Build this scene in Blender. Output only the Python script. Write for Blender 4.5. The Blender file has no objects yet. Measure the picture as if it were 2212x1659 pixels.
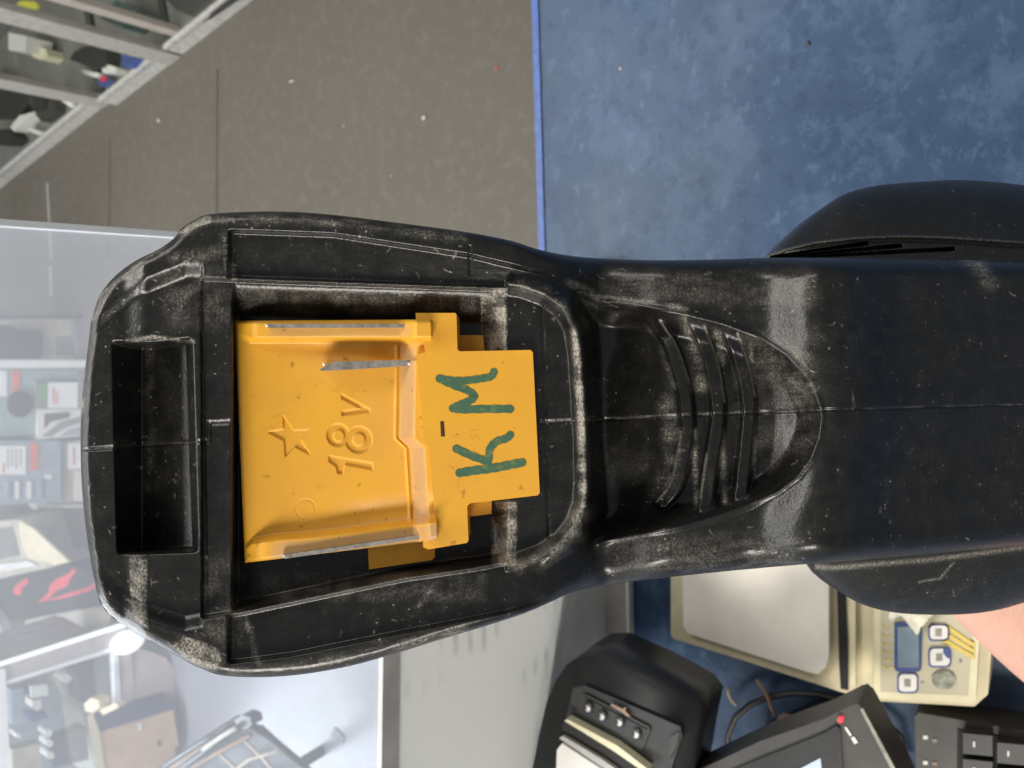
import bpy, bmesh, math, random
import numpy as np
from mathutils import Vector, Matrix

random.seed(7)
scene = bpy.context.scene
C = scene.collection

# ------------------------------------------------------------------ camera, world, lamps, exposure
IW, IH, F = 2212.0, 1659.0, 1598.0            # pixel frame used for measuring, focal length in those pixels
M = np.array([[-0.03213076, -0.99505436, -0.09399166],
              [-0.80243594, -0.03038305,  0.59596428],
              [-0.59587261,  0.09457107, -0.79749115]])   # camera (right, down, forward) -> world
EYE = np.array([0.0, 0.0, 1.40])

cam = bpy.data.cameras.new('camera')
cam.sensor_width = 36.0
cam.lens = F / IW * 36.0
cam.clip_start = 0.01
cam.clip_end = 60
cam.dof.use_dof = True
cam.dof.focus_distance = 0.142
cam.dof.aperture_fstop = 34
camo = bpy.data.objects.new('camera', cam)
C.objects.link(camo)
R3 = Matrix(((M[0][0], -M[0][1], -M[0][2]), (M[1][0], -M[1][1], -M[1][2]), (M[2][0], -M[2][1], -M[2][2])))
camo.matrix_world = Matrix.Translation(EYE.tolist()) @ R3.to_4x4()
scene.camera = camo

scene.view_settings.view_transform = 'Standard'
scene.view_settings.look = 'None'
scene.view_settings.exposure = 0.0
scene.view_settings.gamma = 1.0

world = bpy.data.worlds.new('World')
scene.world = world
world.use_nodes = True
bg = world.node_tree.nodes['Background']
bg.inputs[0].default_value = (0.90, 0.95, 1.0, 1)
bg.inputs[1].default_value = 0.22

def area(name, loc, target, sx, sy, power, col=(1, 1, 1)):
    l = bpy.data.lights.new(name, 'AREA')
    l.shape = 'RECTANGLE'; l.size = sx; l.size_y = sy; l.energy = power; l.color = col
    o = bpy.data.objects.new(name, l); C.objects.link(o)
    o.location = loc
    o.rotation_euler = (Vector(target) - Vector(loc)).to_track_quat('-Z', 'Y').to_euler()
    return o

area('ceiling_lamp', (0.15, 1.25, 2.75), (0.15, 1.25, 0), 1.7, 0.45, 34, (1.0, 0.95, 0.87))
area('ceiling_lamp', (0.2, 2.9, 2.75), (0.2, 2.9, 0), 1.5, 0.35, 32, (1.0, 0.97, 0.92))
area('ceiling_lamp', (-1.6, 2.0, 2.75), (-1.6, 2.0, 0), 1.5, 0.5, 85, (0.93, 0.96, 1.0))
area('ceiling_lamp', (-1.75, -0.35, 2.75), (0, 0.1, 1.2), 1.4, 0.4, 62, (1.0, 0.94, 0.85))
area('ceiling_lamp', (1.5, 0.5, 2.75), (0, 0.1, 1.2), 1.2, 0.4, 14, (1.0, 0.95, 0.88))
area('shop_window_light', (-2.9, 4.3, 1.9), (-1.0, 2.2, 0.3), 1.6, 1.4, 110, (0.86, 0.93, 1.0))

# ------------------------------------------------------------------ measuring helpers
def P(x, y, d):
    """point seen at pixel (x, y) at distance d metres along the optical axis"""
    v = M @ np.array([d * (x - IW / 2) / F, d * (y - IH / 2) / F, d])
    return EYE + v

def ray(x, y):
    return M @ np.array([(x - IW / 2) / F, (y - IH / 2) / F, 1.0])

def onz(x, y, z):
    r = ray(x, y); return EYE + r * ((z - EYE[2]) / r[2])

def ony(x, y, yy):
    r = ray(x, y); return EYE + r * ((yy - EYE[1]) / r[1])

def onplane(x, y, p0, n):
    r = ray(x, y); return EYE + r * (np.dot(np.array(p0) - EYE, n) / np.dot(r, n))

# ------------------------------------------------------------------ materials
def newmat(name):
    m = bpy.data.materials.new(name); m.use_nodes = True
    return m, m.node_tree, m.node_tree.nodes['Principled BSDF']

def nd(nt, typ, **kw):
    n = nt.nodes.new(typ)
    for k, v in kw.items():
        if k == 'inp':
            for kk, vv in v.items(): n.inputs[kk].default_value = vv
        else: setattr(n, k, v)
    return n

def ramp(nt, fac, stops):
    r = nt.nodes.new('ShaderNodeValToRGB')
    e = r.color_ramp.elements
    while len(e) < len(stops): e.new(0.5)
    for i, (p, c) in enumerate(stops):
        e[i].position = p
        e[i].color = c if isinstance(c, tuple) else (c, c, c, 1)
    nt.links.new(fac, r.inputs[0])
    return r.outputs[0]

def math_n(nt, op, a, b=None, clamp=False):
    n = nt.nodes.new('ShaderNodeMath'); n.operation = op; n.use_clamp = clamp
    for i, v in enumerate((a, b)):
        if v is None: continue
        if isinstance(v, (int, float)): n.inputs[i].default_value = v
        else: nt.links.new(v, n.inputs[i])
    return n.outputs[0]

def mixc(nt, fac, a, b):
    n = nt.nodes.new('ShaderNodeMix'); n.data_type = 'RGBA'
    for sock, v in ((n.inputs['Factor'], fac), (n.inputs['A'], a), (n.inputs['B'], b)):
        if isinstance(v, (int, float)): sock.default_value = v
        elif isinstance(v, tuple): sock.default_value = v if len(v) == 4 else v + (1,)
        else: nt.links.new(v, sock)
    return n.outputs['Result']

def noise(nt, scale, detail=3, rough=0.55, stretch=None, offs=None):
    tc = nt.nodes.new('ShaderNodeTexCoord')
    src = tc.outputs['Object']
    if stretch:
        mp = nt.nodes.new('ShaderNodeMapping'); mp.inputs['Scale'].default_value = stretch
        if offs: mp.inputs['Rotation'].default_value = offs
        nt.links.new(src, mp.inputs[0]); src = mp.outputs[0]
    n = nt.nodes.new('ShaderNodeTexNoise')
    n.inputs['Scale'].default_value = scale; n.inputs['Detail'].default_value = detail
    n.inputs['Roughness'].default_value = rough
    nt.links.new(src, n.inputs['Vector'])
    return n.outputs['Fac']

def bump(nt, bsdf, h, strength, dist):
    b = nt.nodes.new('ShaderNodeBump'); b.inputs['Strength'].default_value = strength
    b.inputs['Distance'].default_value = dist
    nt.links.new(h, b.inputs['Height']); nt.links.new(b.outputs[0], bsdf.inputs['Normal'])

def simple(name, col, rough=0.5, metal=0.0, var=0.12, scale=30.0, bmp=0.0, spec=0.5, emit=None):
    m, nt, b = newmat(name)
    f = noise(nt, scale, 4)
    lo = tuple(max(0, c * (1 - var)) for c in col); hi = tuple(min(1, c * (1 + var)) for c in col)
    nt.links.new(ramp(nt, f, [(0.3, lo + (1,)), (0.7, hi + (1,))]), b.inputs['Base Color'])
    b.inputs['Roughness'].default_value = rough; b.inputs['Metallic'].default_value = metal
    b.inputs['Specular IOR Level'].default_value = spec
    if bmp: bump(nt, b, f, bmp, 0.002)
    if emit:
        b.inputs['Emission Color'].default_value = col + (1,); b.inputs['Emission Strength'].default_value = emit
    return m

def black_plastic():
    m, nt, b = newmat('worn_black_plastic')
    at = nd(nt, 'ShaderNodeAttribute', attribute_name='dust_sheen')
    a = at.outputs['Fac']
    fine = noise(nt, 2300, 5, 0.7)
    mid = noise(nt, 260, 6, 0.72)
    big = noise(nt, 38, 4, 0.6)
    scr = noise(nt, 260, 5, 0.75, (1.0, 0.12, 1.0), (0.2, 0.3, 0.8))
    scr2 = noise(nt, 330, 5, 0.75, (0.1, 1.0, 1.0), (0.5, 0.1, -0.4))
    # smeared film of dust, plus the painted highlight in the dust map
    film = math_n(nt, 'MULTIPLY', ramp(nt, mid, [(0.42, 0.0), (0.75, 1.0)]), ramp(nt, big, [(0.35, 0.15), (0.7, 1.0)]))
    film = math_n(nt, 'ADD', math_n(nt, 'MULTIPLY', film, 0.045), math_n(nt, 'MULTIPLY', a, ramp(nt, fine, [(0.36, 0.12), (0.62, 1.2)])))
    # specks and scratches
    vor = nd(nt, 'ShaderNodeTexVoronoi', inp={'Scale': 650.0, 'Randomness': 1.0})
    tc = nd(nt, 'ShaderNodeTexCoord'); nt.links.new(tc.outputs['Object'], vor.inputs['Vector'])
    sp = ramp(nt, vor.outputs['Distance'], [(0.09, 1.0), (0.17, 0.0)])
    sp = math_n(nt, 'MULTIPLY', sp, ramp(nt, mid, [(0.5, 0.0), (0.62, 1.0)]))
    s1 = math_n(nt, 'MULTIPLY', ramp(nt, scr, [(0.66, 0.0), (0.74, 1.0)]), ramp(nt, big, [(0.5, 0.0), (0.65, 1.0)]))
    s2 = math_n(nt, 'MULTIPLY', ramp(nt, scr2, [(0.67, 0.0), (0.75, 1.0)]), ramp(nt, big, [(0.4, 1.0), (0.55, 0.0)]))
    crust = math_n(nt, 'MULTIPLY', ramp(nt, fine, [(0.53, 0.0), (0.60, 1.0)]),
                   math_n(nt, 'ADD', math_n(nt, 'MULTIPLY', a, 0.9), ramp(nt, mid, [(0.58, 0.0), (0.74, 0.42)])))
    crust = math_n(nt, 'MULTIPLY', crust, math_n(nt, 'ADD', ramp(nt, big, [(0.44, 0.12), (0.62, 1.0)]), a, True))
    tot = math_n(nt, 'ADD', film, math_n(nt, 'MULTIPLY', math_n(nt, 'MULTIPLY', sp, ramp(nt, big, [(0.42, 0.15), (0.58, 1.0)])), 0.8))
    tot = math_n(nt, 'ADD', tot, math_n(nt, 'MULTIPLY', math_n(nt, 'ADD', s1, s2), 0.55))
    tot = math_n(nt, 'ADD', tot, math_n(nt, 'MULTIPLY', crust, 0.8), True)
    col = mixc(nt, tot, (0.0055, 0.0055, 0.0052), (0.42, 0.39, 0.33))
    nt.links.new(col, b.inputs['Base Color'])
    rr = math_n(nt, 'ADD', math_n(nt, 'MULTIPLY', tot, 0.4), math_n(nt, 'ADD', math_n(nt, 'MULTIPLY', mid, 0.10), 0.255), True)
    nt.links.new(rr, b.inputs['Roughness'])
    b.inputs['Specular IOR Level'].default_value = 0.55
    grain = noise(nt, 1700, 2)
    bump(nt, b, math_n(nt, 'ADD', grain, math_n(nt, 'MULTIPLY', tot, 0.15)), 0.30, 0.00018)
    return m

def yellow_plastic(name='yellow_plastic', dirt=1.0):
    m, nt, b = newmat(name)
    at = nd(nt, 'ShaderNodeAttribute', attribute_name='dust_sheen')
    mid = noise(nt, 90, 5, 0.65); fine = noise(nt, 700, 5, 0.7); dots = noise(nt, 420, 2, 0.5)
    col = mixc(nt, ramp(nt, mid, [(0.35, 0.0), (0.72, 0.6)]), (0.79, 0.40, 0.030), (0.68, 0.31, 0.024))
    d = math_n(nt, 'MULTIPLY', at.outputs['Fac'], ramp(nt, fine, [(0.25, 0.55), (0.7, 1.0)]), True)
    col = mixc(nt, d, col, (0.50, 0.31, 0.16))
    col = mixc(nt, math_n(nt, 'MULTIPLY', ramp(nt, dots, [(0.68, 0.0), (0.74, 1.0)]), 0.6 * dirt), col, (0.25, 0.11, 0.015))
    sc = noise(nt, 300, 5, 0.7, (1.0, 0.07, 1.0), (0.1, 0.2, 0.35))
    col = mixc(nt, math_n(nt, 'MULTIPLY', ramp(nt, sc, [(0.62, 0.0), (0.70, 1.0)]), 0.28), col, (0.45, 0.20, 0.03))
    nt.links.new(col, b.inputs['Base Color'])
    nt.links.new(ramp(nt, mid, [(0.3, 0.38), (0.7, 0.58)]), b.inputs['Roughness'])
    bump(nt, b, fine, 0.12, 0.0002)
    return m

def laminate():
    m, nt, b = newmat('blue_mottled_laminate')
    a = noise(nt, 7, 6, 0.66); c = noise(nt, 22, 8, 0.72); e = noise(nt, 75, 7, 0.7, (1, 1.3, 1)); g = noise(nt, 5, 2); w = noise(nt, 300, 4, 0.7)
    col = mixc(nt, ramp(nt, a, [(0.30, 0.0), (0.70, 1.0)]), (0.022, 0.049, 0.108), (0.042, 0.075, 0.136))
    col = mixc(nt, math_n(nt, 'MULTIPLY', ramp(nt, c, [(0.50, 0.0), (0.57, 0.7), (0.66, 1.0)]), 0.75), col, (0.064, 0.106, 0.180))
    col = mixc(nt, math_n(nt, 'MULTIPLY', ramp(nt, e, [(0.57, 0.0), (0.64, 1.0)]), 0.5), col, (0.082, 0.128, 0.205))
    col = mixc(nt, math_n(nt, 'MULTIPLY', ramp(nt, e, [(0.38, 1.0), (0.44, 0.0)]), 0.55), col, (0.018, 0.040, 0.092))
    col = mixc(nt, math_n(nt, 'MULTIPLY', ramp(nt, g, [(0.5, 0.0), (0.7, 1.0)]), 0.3), col, (0.062, 0.078, 0.086))
    col = mixc(nt, math_n(nt, 'MULTIPLY', ramp(nt, w, [(0.66, 0.0), (0.72, 1.0)]), 0.35), col, (0.25, 0.30, 0.36))
    nt.links.new(col, b.inputs['Base Color'])
    b.inputs['Specular IOR Level'].default_value = 0.25
    nt.links.new(ramp(nt, c, [(0.3, 0.36), (0.7, 0.5)]), b.inputs['Roughness'])
    bump(nt, b, c, 0.06, 0.001)
    return m

def carpet():
    m, nt, b = newmat('brown_grey_floor_covering')
    a = noise(nt, 2.2, 4, 0.6); f = noise(nt, 260, 4, 0.8); g = noise(nt, 30, 4, 0.7)
    col = mixc(nt, a, (0.084, 0.074, 0.058), (0.116, 0.103, 0.081))
    col = mixc(nt, math_n(nt, 'MULTIPLY', ramp(nt, f, [(0.35, 1.0), (0.6, 0.0)]), 0.5), col, (0.07, 0.062, 0.05))
    col = mixc(nt, math_n(nt, 'MULTIPLY', ramp(nt, g, [(0.5, 0.0), (0.75, 1.0)]), 0.3), col, (0.20, 0.185, 0.155))
    nt.links.new(col, b.inputs['Base Color']); b.inputs['Roughness'].default_value = 0.62
    bump(nt, b, f, 0.3, 0.002)
    return m

def pale_floor():
    m, nt, b = newmat('pale_floor_surface')
    a = noise(nt, 6, 5, 0.6); f = noise(nt, 60, 5, 0.7)
    col = mixc(nt, a, (0.20, 0.21, 0.24), (0.29, 0.305, 0.345))
    col = mixc(nt, math_n(nt, 'MULTIPLY', ramp(nt, f, [(0.5, 0.0), (0.72, 1.0)]), 0.3), col, (0.17, 0.17, 0.18))
    nt.links.new(col, b.inputs['Base Color']); b.inputs['Roughness'].default_value = 0.35
    return m

def acrylic():
    m, nt, b = newmat('glare_hazed_acrylic')
    out = nt.nodes['Material Output']
    tr = nd(nt, 'ShaderNodeBsdfTransparent', inp={'Color': (0.97, 0.98, 0.99, 1)})
    df = nd(nt, 'ShaderNodeBsdfTranslucent', inp={'Color': (0.85, 0.88, 0.95, 1)})
    dd = nd(nt, 'ShaderNodeBsdfDiffuse', inp={'Color': (0.85, 0.88, 0.95, 1)})
    mx0 = nd(nt, 'ShaderNodeMixShader', inp={0: 0.5}); nt.links.new(df.outputs[0], mx0.inputs[1]); nt.links.new(dd.outputs[0], mx0.inputs[2])
    f = noise(nt, 5, 4, 0.6)
    mx = nd(nt, 'ShaderNodeMixShader'); nt.links.new(ramp(nt, f, [(0.3, 0.18), (0.7, 0.28)]), mx.inputs[0])  # even milky share paints reflected glare into the sheet
    nt.links.new(tr.outputs[0], mx.inputs[1]); nt.links.new(mx0.outputs[0], mx.inputs[2])
    gl = nd(nt, 'ShaderNodeBsdfGlossy', inp={'Roughness': 0.05})
    mx2 = nd(nt, 'ShaderNodeMixShader', inp={0: 0.03}); nt.links.new(mx.outputs[0], mx2.inputs[1]); nt.links.new(gl.outputs[0], mx2.inputs[2])
    nt.links.new(mx2.outputs[0], out.inputs['Surface'])
    return m

def glass():
    m, nt, b = newmat('cabinet_glass')
    out = nt.nodes['Material Output']
    tr = nd(nt, 'ShaderNodeBsdfTransparent', inp={'Color': (0.95, 0.96, 0.95, 1)})
    gl = nd(nt, 'ShaderNodeBsdfGlossy', inp={'Roughness': 0.03})
    mx = nd(nt, 'ShaderNodeMixShader', inp={0: 0.08}); nt.links.new(tr.outputs[0], mx.inputs[1]); nt.links.new(gl.outputs[0], mx.inputs[2])
    nt.links.new(mx.outputs[0], out.inputs['Surface'])
    return m

def printed_paper():
    m, nt, b = newmat('printed_paper')
    tc = nd(nt, 'ShaderNodeTexCoord')
    mp = nd(nt, 'ShaderNodeMapping', inp={'Scale': (1, 1, 1)}); nt.links.new(tc.outputs['Object'], mp.inputs[0])
    wv = nd(nt, 'ShaderNodeTexWave', wave_type='BANDS', bands_direction='Z', inp={'Scale': 26.0, 'Distortion': 0.3, 'Detail': 1.0})
    nt.links.new(mp.outputs[0], wv.inputs['Vector'])
    n1 = noise(nt, 16, 3, 0.6, (1, 1, 0.6)); n2 = noise(nt, 90, 3, 0.6, (1, 1, 0.3))
    ink = math_n(nt, 'MULTIPLY', ramp(nt, wv.outputs['Fac'], [(0.62, 0.0), (0.85, 1.0)]), ramp(nt, n1, [(0.50, 0.0), (0.58, 1.0)]))
    ink = math_n(nt, 'MULTIPLY', ink, ramp(nt, n2, [(0.3, 0.4), (0.6, 1.0)]))
    col = mixc(nt, math_n(nt, 'MULTIPLY', ink, 0.35), (0.86, 0.85, 0.81), (0.36, 0.36, 0.35))
    tl = nd(nt, 'ShaderNodeBsdfTranslucent'); nt.links.new(col, tl.inputs[0])
    mx = nd(nt, 'ShaderNodeMixShader', inp={0: 0.5}); nt.links.new(b.outputs[0], mx.inputs[1]); nt.links.new(tl.outputs[0], mx.inputs[2])
    nt.links.new(mx.outputs[0], nt.nodes['Material Output'].inputs['Surface'])
    nt.links.new(col, b.inputs['Base Color']); b.inputs['Roughness'].default_value = 0.5
    return m

def skin_mat():
    m, nt, b = newmat('skin')
    f = noise(nt, 120, 5, 0.65); g = noise(nt, 25, 3)
    col = mixc(nt, g, (0.62, 0.34, 0.26), (0.70, 0.42, 0.32))
    col = mixc(nt, math_n(nt, 'MULTIPLY', ramp(nt, f, [(0.5, 0.0), (0.75, 1.0)]), 0.35), col, (0.55, 0.25, 0.19))
    nt.links.new(col, b.inputs['Base Color']); b.inputs['Roughness'].default_value = 0.5
    b.inputs['Subsurface Weight'].default_value = 0.15; b.inputs['Subsurface Scale'].default_value = 0.004
    b.inputs['Subsurface Radius'].default_value = (1, .4, .25)
    k = noise(nt, 60, 4, 0.6, (1, 4, 1), (0.3, 0.2, 0.5)); bump(nt, b, math_n(nt, 'ADD', f, k), 0.35, 0.0012)
    return m

BLACK = black_plastic(); YEL = yellow_plastic(); LAM = laminate(); CARPET = carpet(); PALE = pale_floor()
ACR = acrylic(); GLASS = glass(); PAPER = printed_paper(); SKIN = skin_mat()
ORANGE = yellow_plastic('yellow_flange_plastic')
STEEL = simple('contact_metal', (0.36, 0.335, 0.30), 0.35, 0.5, 0.35, 600, 0.15)
def ink_mat():
    m, nt, b = newmat('green_marker_ink')
    f = noise(nt, 900, 4, 0.7, (1.0, 0.25, 1.0), (0, 0, 0.4)); g = noise(nt, 260, 3, 0.6)
    col = mixc(nt, g, (0.040, 0.105, 0.060), (0.065, 0.150, 0.085))
    col = mixc(nt, math_n(nt, 'MULTIPLY', ramp(nt, f, [(0.52, 0.0), (0.70, 1.0)]), 0.45), col, (0.30, 0.30, 0.06))
    nt.links.new(col, b.inputs['Base Color']); b.inputs['Roughness'].default_value = 0.5
    return m
INK = ink_mat()
EDGEBLUE = simple('saturated_blue_edging', (0.030, 0.080, 0.27), 0.4, 0, 0.3, 200)
DARKBLUE = simple('dark_blue_panel', (0.02, 0.04, 0.09), 0.5)
GREYMETAL = simple('grey_aluminium', (0.34, 0.325, 0.295), 0.4, 0.1, 0.12, 40)
SILVER = simple('silver_aluminium', (0.44, 0.425, 0.395), 0.4, 0.15, 0.2, 60)
WHITE = simple('white_paint', (0.80, 0.81, 0.82), 0.4, 0, 0.05)
WHITEPL = simple('white_plastic', (0.72, 0.70, 0.66), 0.4, 0, 0.06)
CREAM = simple('cream_plastic', (0.70, 0.65, 0.44), 0.45, 0, 0.08, 60)
CREAM2 = simple('aged_cream_plastic', (0.62, 0.56, 0.37), 0.45, 0, 0.1, 60)
PAN = simple('weighing_pan_metal', (0.82, 0.78, 0.69), 0.5, 0, 0.10, 28)
GREYLBL = simple('grey_control_foil', (0.47, 0.44, 0.31), 0.5, 0, 0.1, 40)
LCD = simple('lcd_glass', (0.20, 0.26, 0.30), 0.15, 0, 0.15, 100)
NAVY = simple('navy_print', (0.04, 0.07, 0.22), 0.5)
GOLD = simple('gold_print', (0.62, 0.47, 0.08), 0.5)
GOLD2 = simple('faded_gold_print', (0.58, 0.50, 0.20), 0.5, 0, 0.2, 300)
GREYBTN = simple('worn_grey_print', (0.24, 0.24, 0.19), 0.5, 0, 0.5, 200)
MATTEBLK = simple('matte_black_plastic', (0.010, 0.011, 0.0115), 0.38, 0, 0.3, 60, 0.1)
SATINBLK = simple('satin_charcoal_plastic', (0.024, 0.025, 0.024), 0.4, 0, 0.25, 60)
CHAR = simple('charcoal_plastic', (0.038, 0.036, 0.032), 0.45, 0, 0.25, 60)
RUBBER = simple('black_rubber', (0.008, 0.008, 0.008), 0.7)
SCREEN = simple('lit_screen', (0.45, 0.54, 0.66), 0.2, 0, 0.05, 20, 0, 0.5, 0.25)
LEDW = simple('white_led_strip', (0.95, 0.98, 1.0), 0.4, 0, 0.01, 20, 0, 0.5, 0.9)
LED = simple('red_led', (1.0, 0.03, 0.04), 0.3, 0, 0.02, 20, 0, 0.5, 2.0)
RED = simple('red_print', (0.62, 0.03, 0.05), 0.5)
ORNG = simple('orange_red_tag', (0.65, 0.13, 0.08), 0.5)
TEAL = simple('pale_teal_plastic', (0.26, 0.36, 0.35), 0.45)
BLUEGREY = simple('blue_grey_case', (0.27, 0.31, 0.37), 0.45, 0, 0.15, 20)
MIDGREY = simple('mid_grey_plastic', (0.20, 0.20, 0.20), 0.5, 0, 0.2, 20)
BEIGE = simple('beige_board', (0.42, 0.38, 0.31), 0.6, 0, 0.15, 20)
PINKWOOD = simple('pinkish_wood_board', (0.55, 0.47, 0.43), 0.5, 0, 0.08, 12)
CARD = simple('brown_cardboard', (0.52, 0.34, 0.19), 0.7, 0, 0.12, 14)
CARDLT = simple('pale_cardboard', (0.62, 0.54, 0.38), 0.7, 0, 0.1, 14)
BLUECARD = simple('dark_blue_print', (0.045, 0.055, 0.14), 0.5)
SHELFGREY = simple('grey_green_shelf_board', (0.17, 0.17, 0.155), 0.5, 0, 0.1, 10)
DKGREEN = simple('dark_green_goods', (0.02, 0.06, 0.045), 0.4)
YTAG = simple('yellow_tag', (0.55, 0.52, 0.05), 0.5)
GREEN = simple('green_print', (0.12, 0.28, 0.08), 0.5)
TAN = simple('tan_card_tag', (0.30, 0.20, 0.14), 0.6)
DEBRIS = simple('pale_crumb', (0.42, 0.39, 0.33), 0.6)
REDCRUMB = simple('red_crumb', (0.5, 0.08, 0.06), 0.6)
SEAM = simple('dark_seam_filler', (0.092, 0.082, 0.064), 0.7)
LIGHTSEAM = simple('pale_scuff', (0.30, 0.29, 0.27), 0.6)

# ------------------------------------------------------------------ object helpers
def link(name, me, mat, parent=None):
    o = bpy.data.objects.new(name, me); C.objects.link(o)
    if mat is not None: me.materials.append(mat)
    if parent is not None:
        o.parent = parent
        o.matrix_parent_inverse = parent_world_inv(parent)
    return o

def parent_world_inv(p):
    m = Matrix.LocRotScale(p.location, p.rotation_euler, None)
    if p.parent: m = (parent_world_inv(p.parent) @ p.matrix_parent_inverse.inverted_safe()).inverted_safe() @ m if False else m
    return m.inverted()

def thing(name, label, cat, loc, group=None):
    o = bpy.data.objects.new(name, None); C.objects.link(o)
    o.empty_display_size = 0.02
    o.location = [float(v) for v in loc]
    o['label'] = label; o['category'] = cat
    if group: o['group'] = group
    return o

def tag(o, label, cat, group=None):
    o['label'] = label; o['category'] = cat
    if group: o['group'] = group
    return o

def bm_obj(name, bm, mat, parent=None, smooth=False, bev=0.0, seg=2):
    if bev > 0:
        es = [e for e in bm.edges if e.is_manifold and e.calc_face_angle(0) > 0.6]
        bmesh.ops.bevel(bm, geom=es, offset=bev, segments=seg, profile=0.5, affect='EDGES', clamp_overlap=True)
    bmesh.ops.recalc_face_normals(bm, faces=bm.faces)
    me = bpy.data.meshes.new(name); bm.to_mesh(me); bm.free()
    if smooth: me.polygons.foreach_set('use_smooth', [True] * len(me.polygons))
    return link(name, me, mat, parent)

def prism_bm(pts_a, pts_b, bm=None):
    bm = bm or bmesh.new()
    A = [bm.verts.new(tuple(p)) for p in pts_a]; B = [bm.verts.new(tuple(p)) for p in pts_b]
    n = len(A)
    bm.faces.new(A); bm.faces.new(B[::-1])
    for i in range(n):
        bm.faces.new((A[i], B[i], B[(i + 1) % n], A[(i + 1) % n]))
    return bm

def box_bm(lo, hi, bm=None):
    (x0, y0, z0), (x1, y1, z1) = lo, hi
    a = [(x0, y0, z1), (x1, y0, z1), (x1, y1, z1), (x0, y1, z1)]
    b = [(x, y, z0) for x, y, z in a]
    return prism_bm(a, b, bm)

def box(name, lo, hi, mat, parent=None, bev=0.0):
    return bm_obj(name, box_bm(lo, hi), mat, parent, bev=bev)

def obox(name, o, ex, ey, ez, mat, parent=None, bev=0.0):
    """box from a corner and three edge vectors"""
    o, ex, ey, ez = map(np.array, (o, ex, ey, ez))
    a = [o + ez, o + ex + ez, o + ex + ey + ez, o + ey + ez]; b = [o, o + ex, o + ex + ey, o + ey]
    return bm_obj(name, prism_bm(a, b), mat, parent, bev=bev)

def slab(name, pts, z1, z0, mat, parent=None, bev=0.0, seg=2, smooth=False):
    """outline measured on the height z1, extruded down to z0"""
    a = [onz(x, y, z1) for x, y in pts]; b = [np.array([p[0], p[1], z0]) for p in a]
    return bm_obj(name, prism_bm(a, b), mat, parent, bev=bev, seg=seg, smooth=smooth)

def vslab(name, pts, y0, th, mat, parent=None, bev=0.0):
    """outline measured on the upright plane y = y0, extruded away by th"""
    a = [ony(x, y, y0) for x, y in pts]; b = [p + np.array([0, th, 0]) for p in a]
    return bm_obj(name, prism_bm(a, b), mat, parent, bev=bev)

def rect(x0, y0, x1, y1): return [(x0, y0), (x1, y0), (x1, y1), (x0, y1)]

def tube_mesh(name, pts, rad, mat, parent=None, sides=8):
    pts = [Vector(tuple(p)) for p in pts]; bm = bmesh.new(); rings = []
    rads = rad if isinstance(rad, (list, tuple)) else [rad] * len(pts)
    up = Vector((0.13, 0.21, 0.97))
    for i, p in enumerate(pts):
        t = (pts[min(i + 1, len(pts) - 1)] - pts[max(i - 1, 0)]).normalized()
        u = t.cross(up).normalized(); v = t.cross(u)
        rings.append([bm.verts.new(p + (u * math.cos(a) + v * math.sin(a)) * rads[i])
                      for a in [2 * math.pi * k / sides for k in range(sides)]])
    for r0, r1 in zip(rings, rings[1:]):
        for k in range(sides): bm.faces.new((r0[k], r0[(k + 1) % sides], r1[(k + 1) % sides], r1[k]))
    bm.faces.new(rings[0][::-1]); bm.faces.new(rings[-1])
    return bm_obj(name, bm, mat, parent, smooth=True)

def curve_pts(pts, n=24):
    """smooth path through measured points (Catmull-Rom)"""
    p = [np.array(q, float) for q in pts]; p = [2 * p[0] - p[1]] + p + [2 * p[-1] - p[-2]]
    out = []
    for i in range(1, len(p) - 2):
        for k in range(n):
            t = k / n
            out.append(0.5 * ((2 * p[i]) + (-p[i - 1] + p[i + 1]) * t + (2 * p[i - 1] - 5 * p[i] + 4 * p[i + 1] - p[i + 2]) * t * t
                              + (-p[i - 1] + 3 * p[i] - 3 * p[i + 1] + p[i + 2]) * t ** 3))
    out.append(p[-2]); return np.array(out)

def resample(path, n):
    seg = np.r_[0, np.cumsum(np.linalg.norm(np.diff(path, axis=0), axis=1))]
    s = np.linspace(0, seg[-1], n)
    return np.c_[np.interp(s, seg, path[:, 0]), np.interp(s, seg, path[:, 1])]

def S(a, b, x):
    t = np.clip((x - a) / (b - a), 0, 1); return t * t * (3 - 2 * t)

def L(x, *kv):
    return np.interp(x, [k for k, v in kv], [v for k, v in kv])

def smooth1(x, *kv):
    xs = np.linspace(kv[0][0], kv[-1][0], 800); ys = np.interp(xs, [k for k, v in kv], [v for k, v in kv])
    k = np.hanning(65); k /= k.sum(); ys = np.convolve(np.pad(ys, 32, 'edge'), k, 'valid')
    return np.interp(x, xs, ys)

def polydist(X, Y, pts):
    d = np.full(X.shape, 1e9)
    for (x0, y0), (x1, y1) in zip(pts, pts[1:]):
        dx, dy = x1 - x0, y1 - y0
        t = np.clip(((X - x0) * dx + (Y - y0) * dy) / (dx * dx + dy * dy), 0, 1)
        d = np.minimum(d, np.hypot(X - x0 - t * dx, Y - y0 - t * dy))
    return d

def inside(X, Y, pts):
    r = np.zeros(X.shape, bool); n = len(pts)
    for i in range(n):
        x0, y0 = pts[i]; x1, y1 = pts[(i + 1) % n]
        if y0 == y1: continue
        r ^= ((y0 > Y) != (y1 > Y)) & (X < (x1 - x0) * (Y - y0) / (y1 - y0) + x0)
    return r

def sdist(X, Y, pts):
    d = polydist(X, Y, list(pts) + [pts[0]]); return np.where(inside(X, Y, pts), -d, d)

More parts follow.
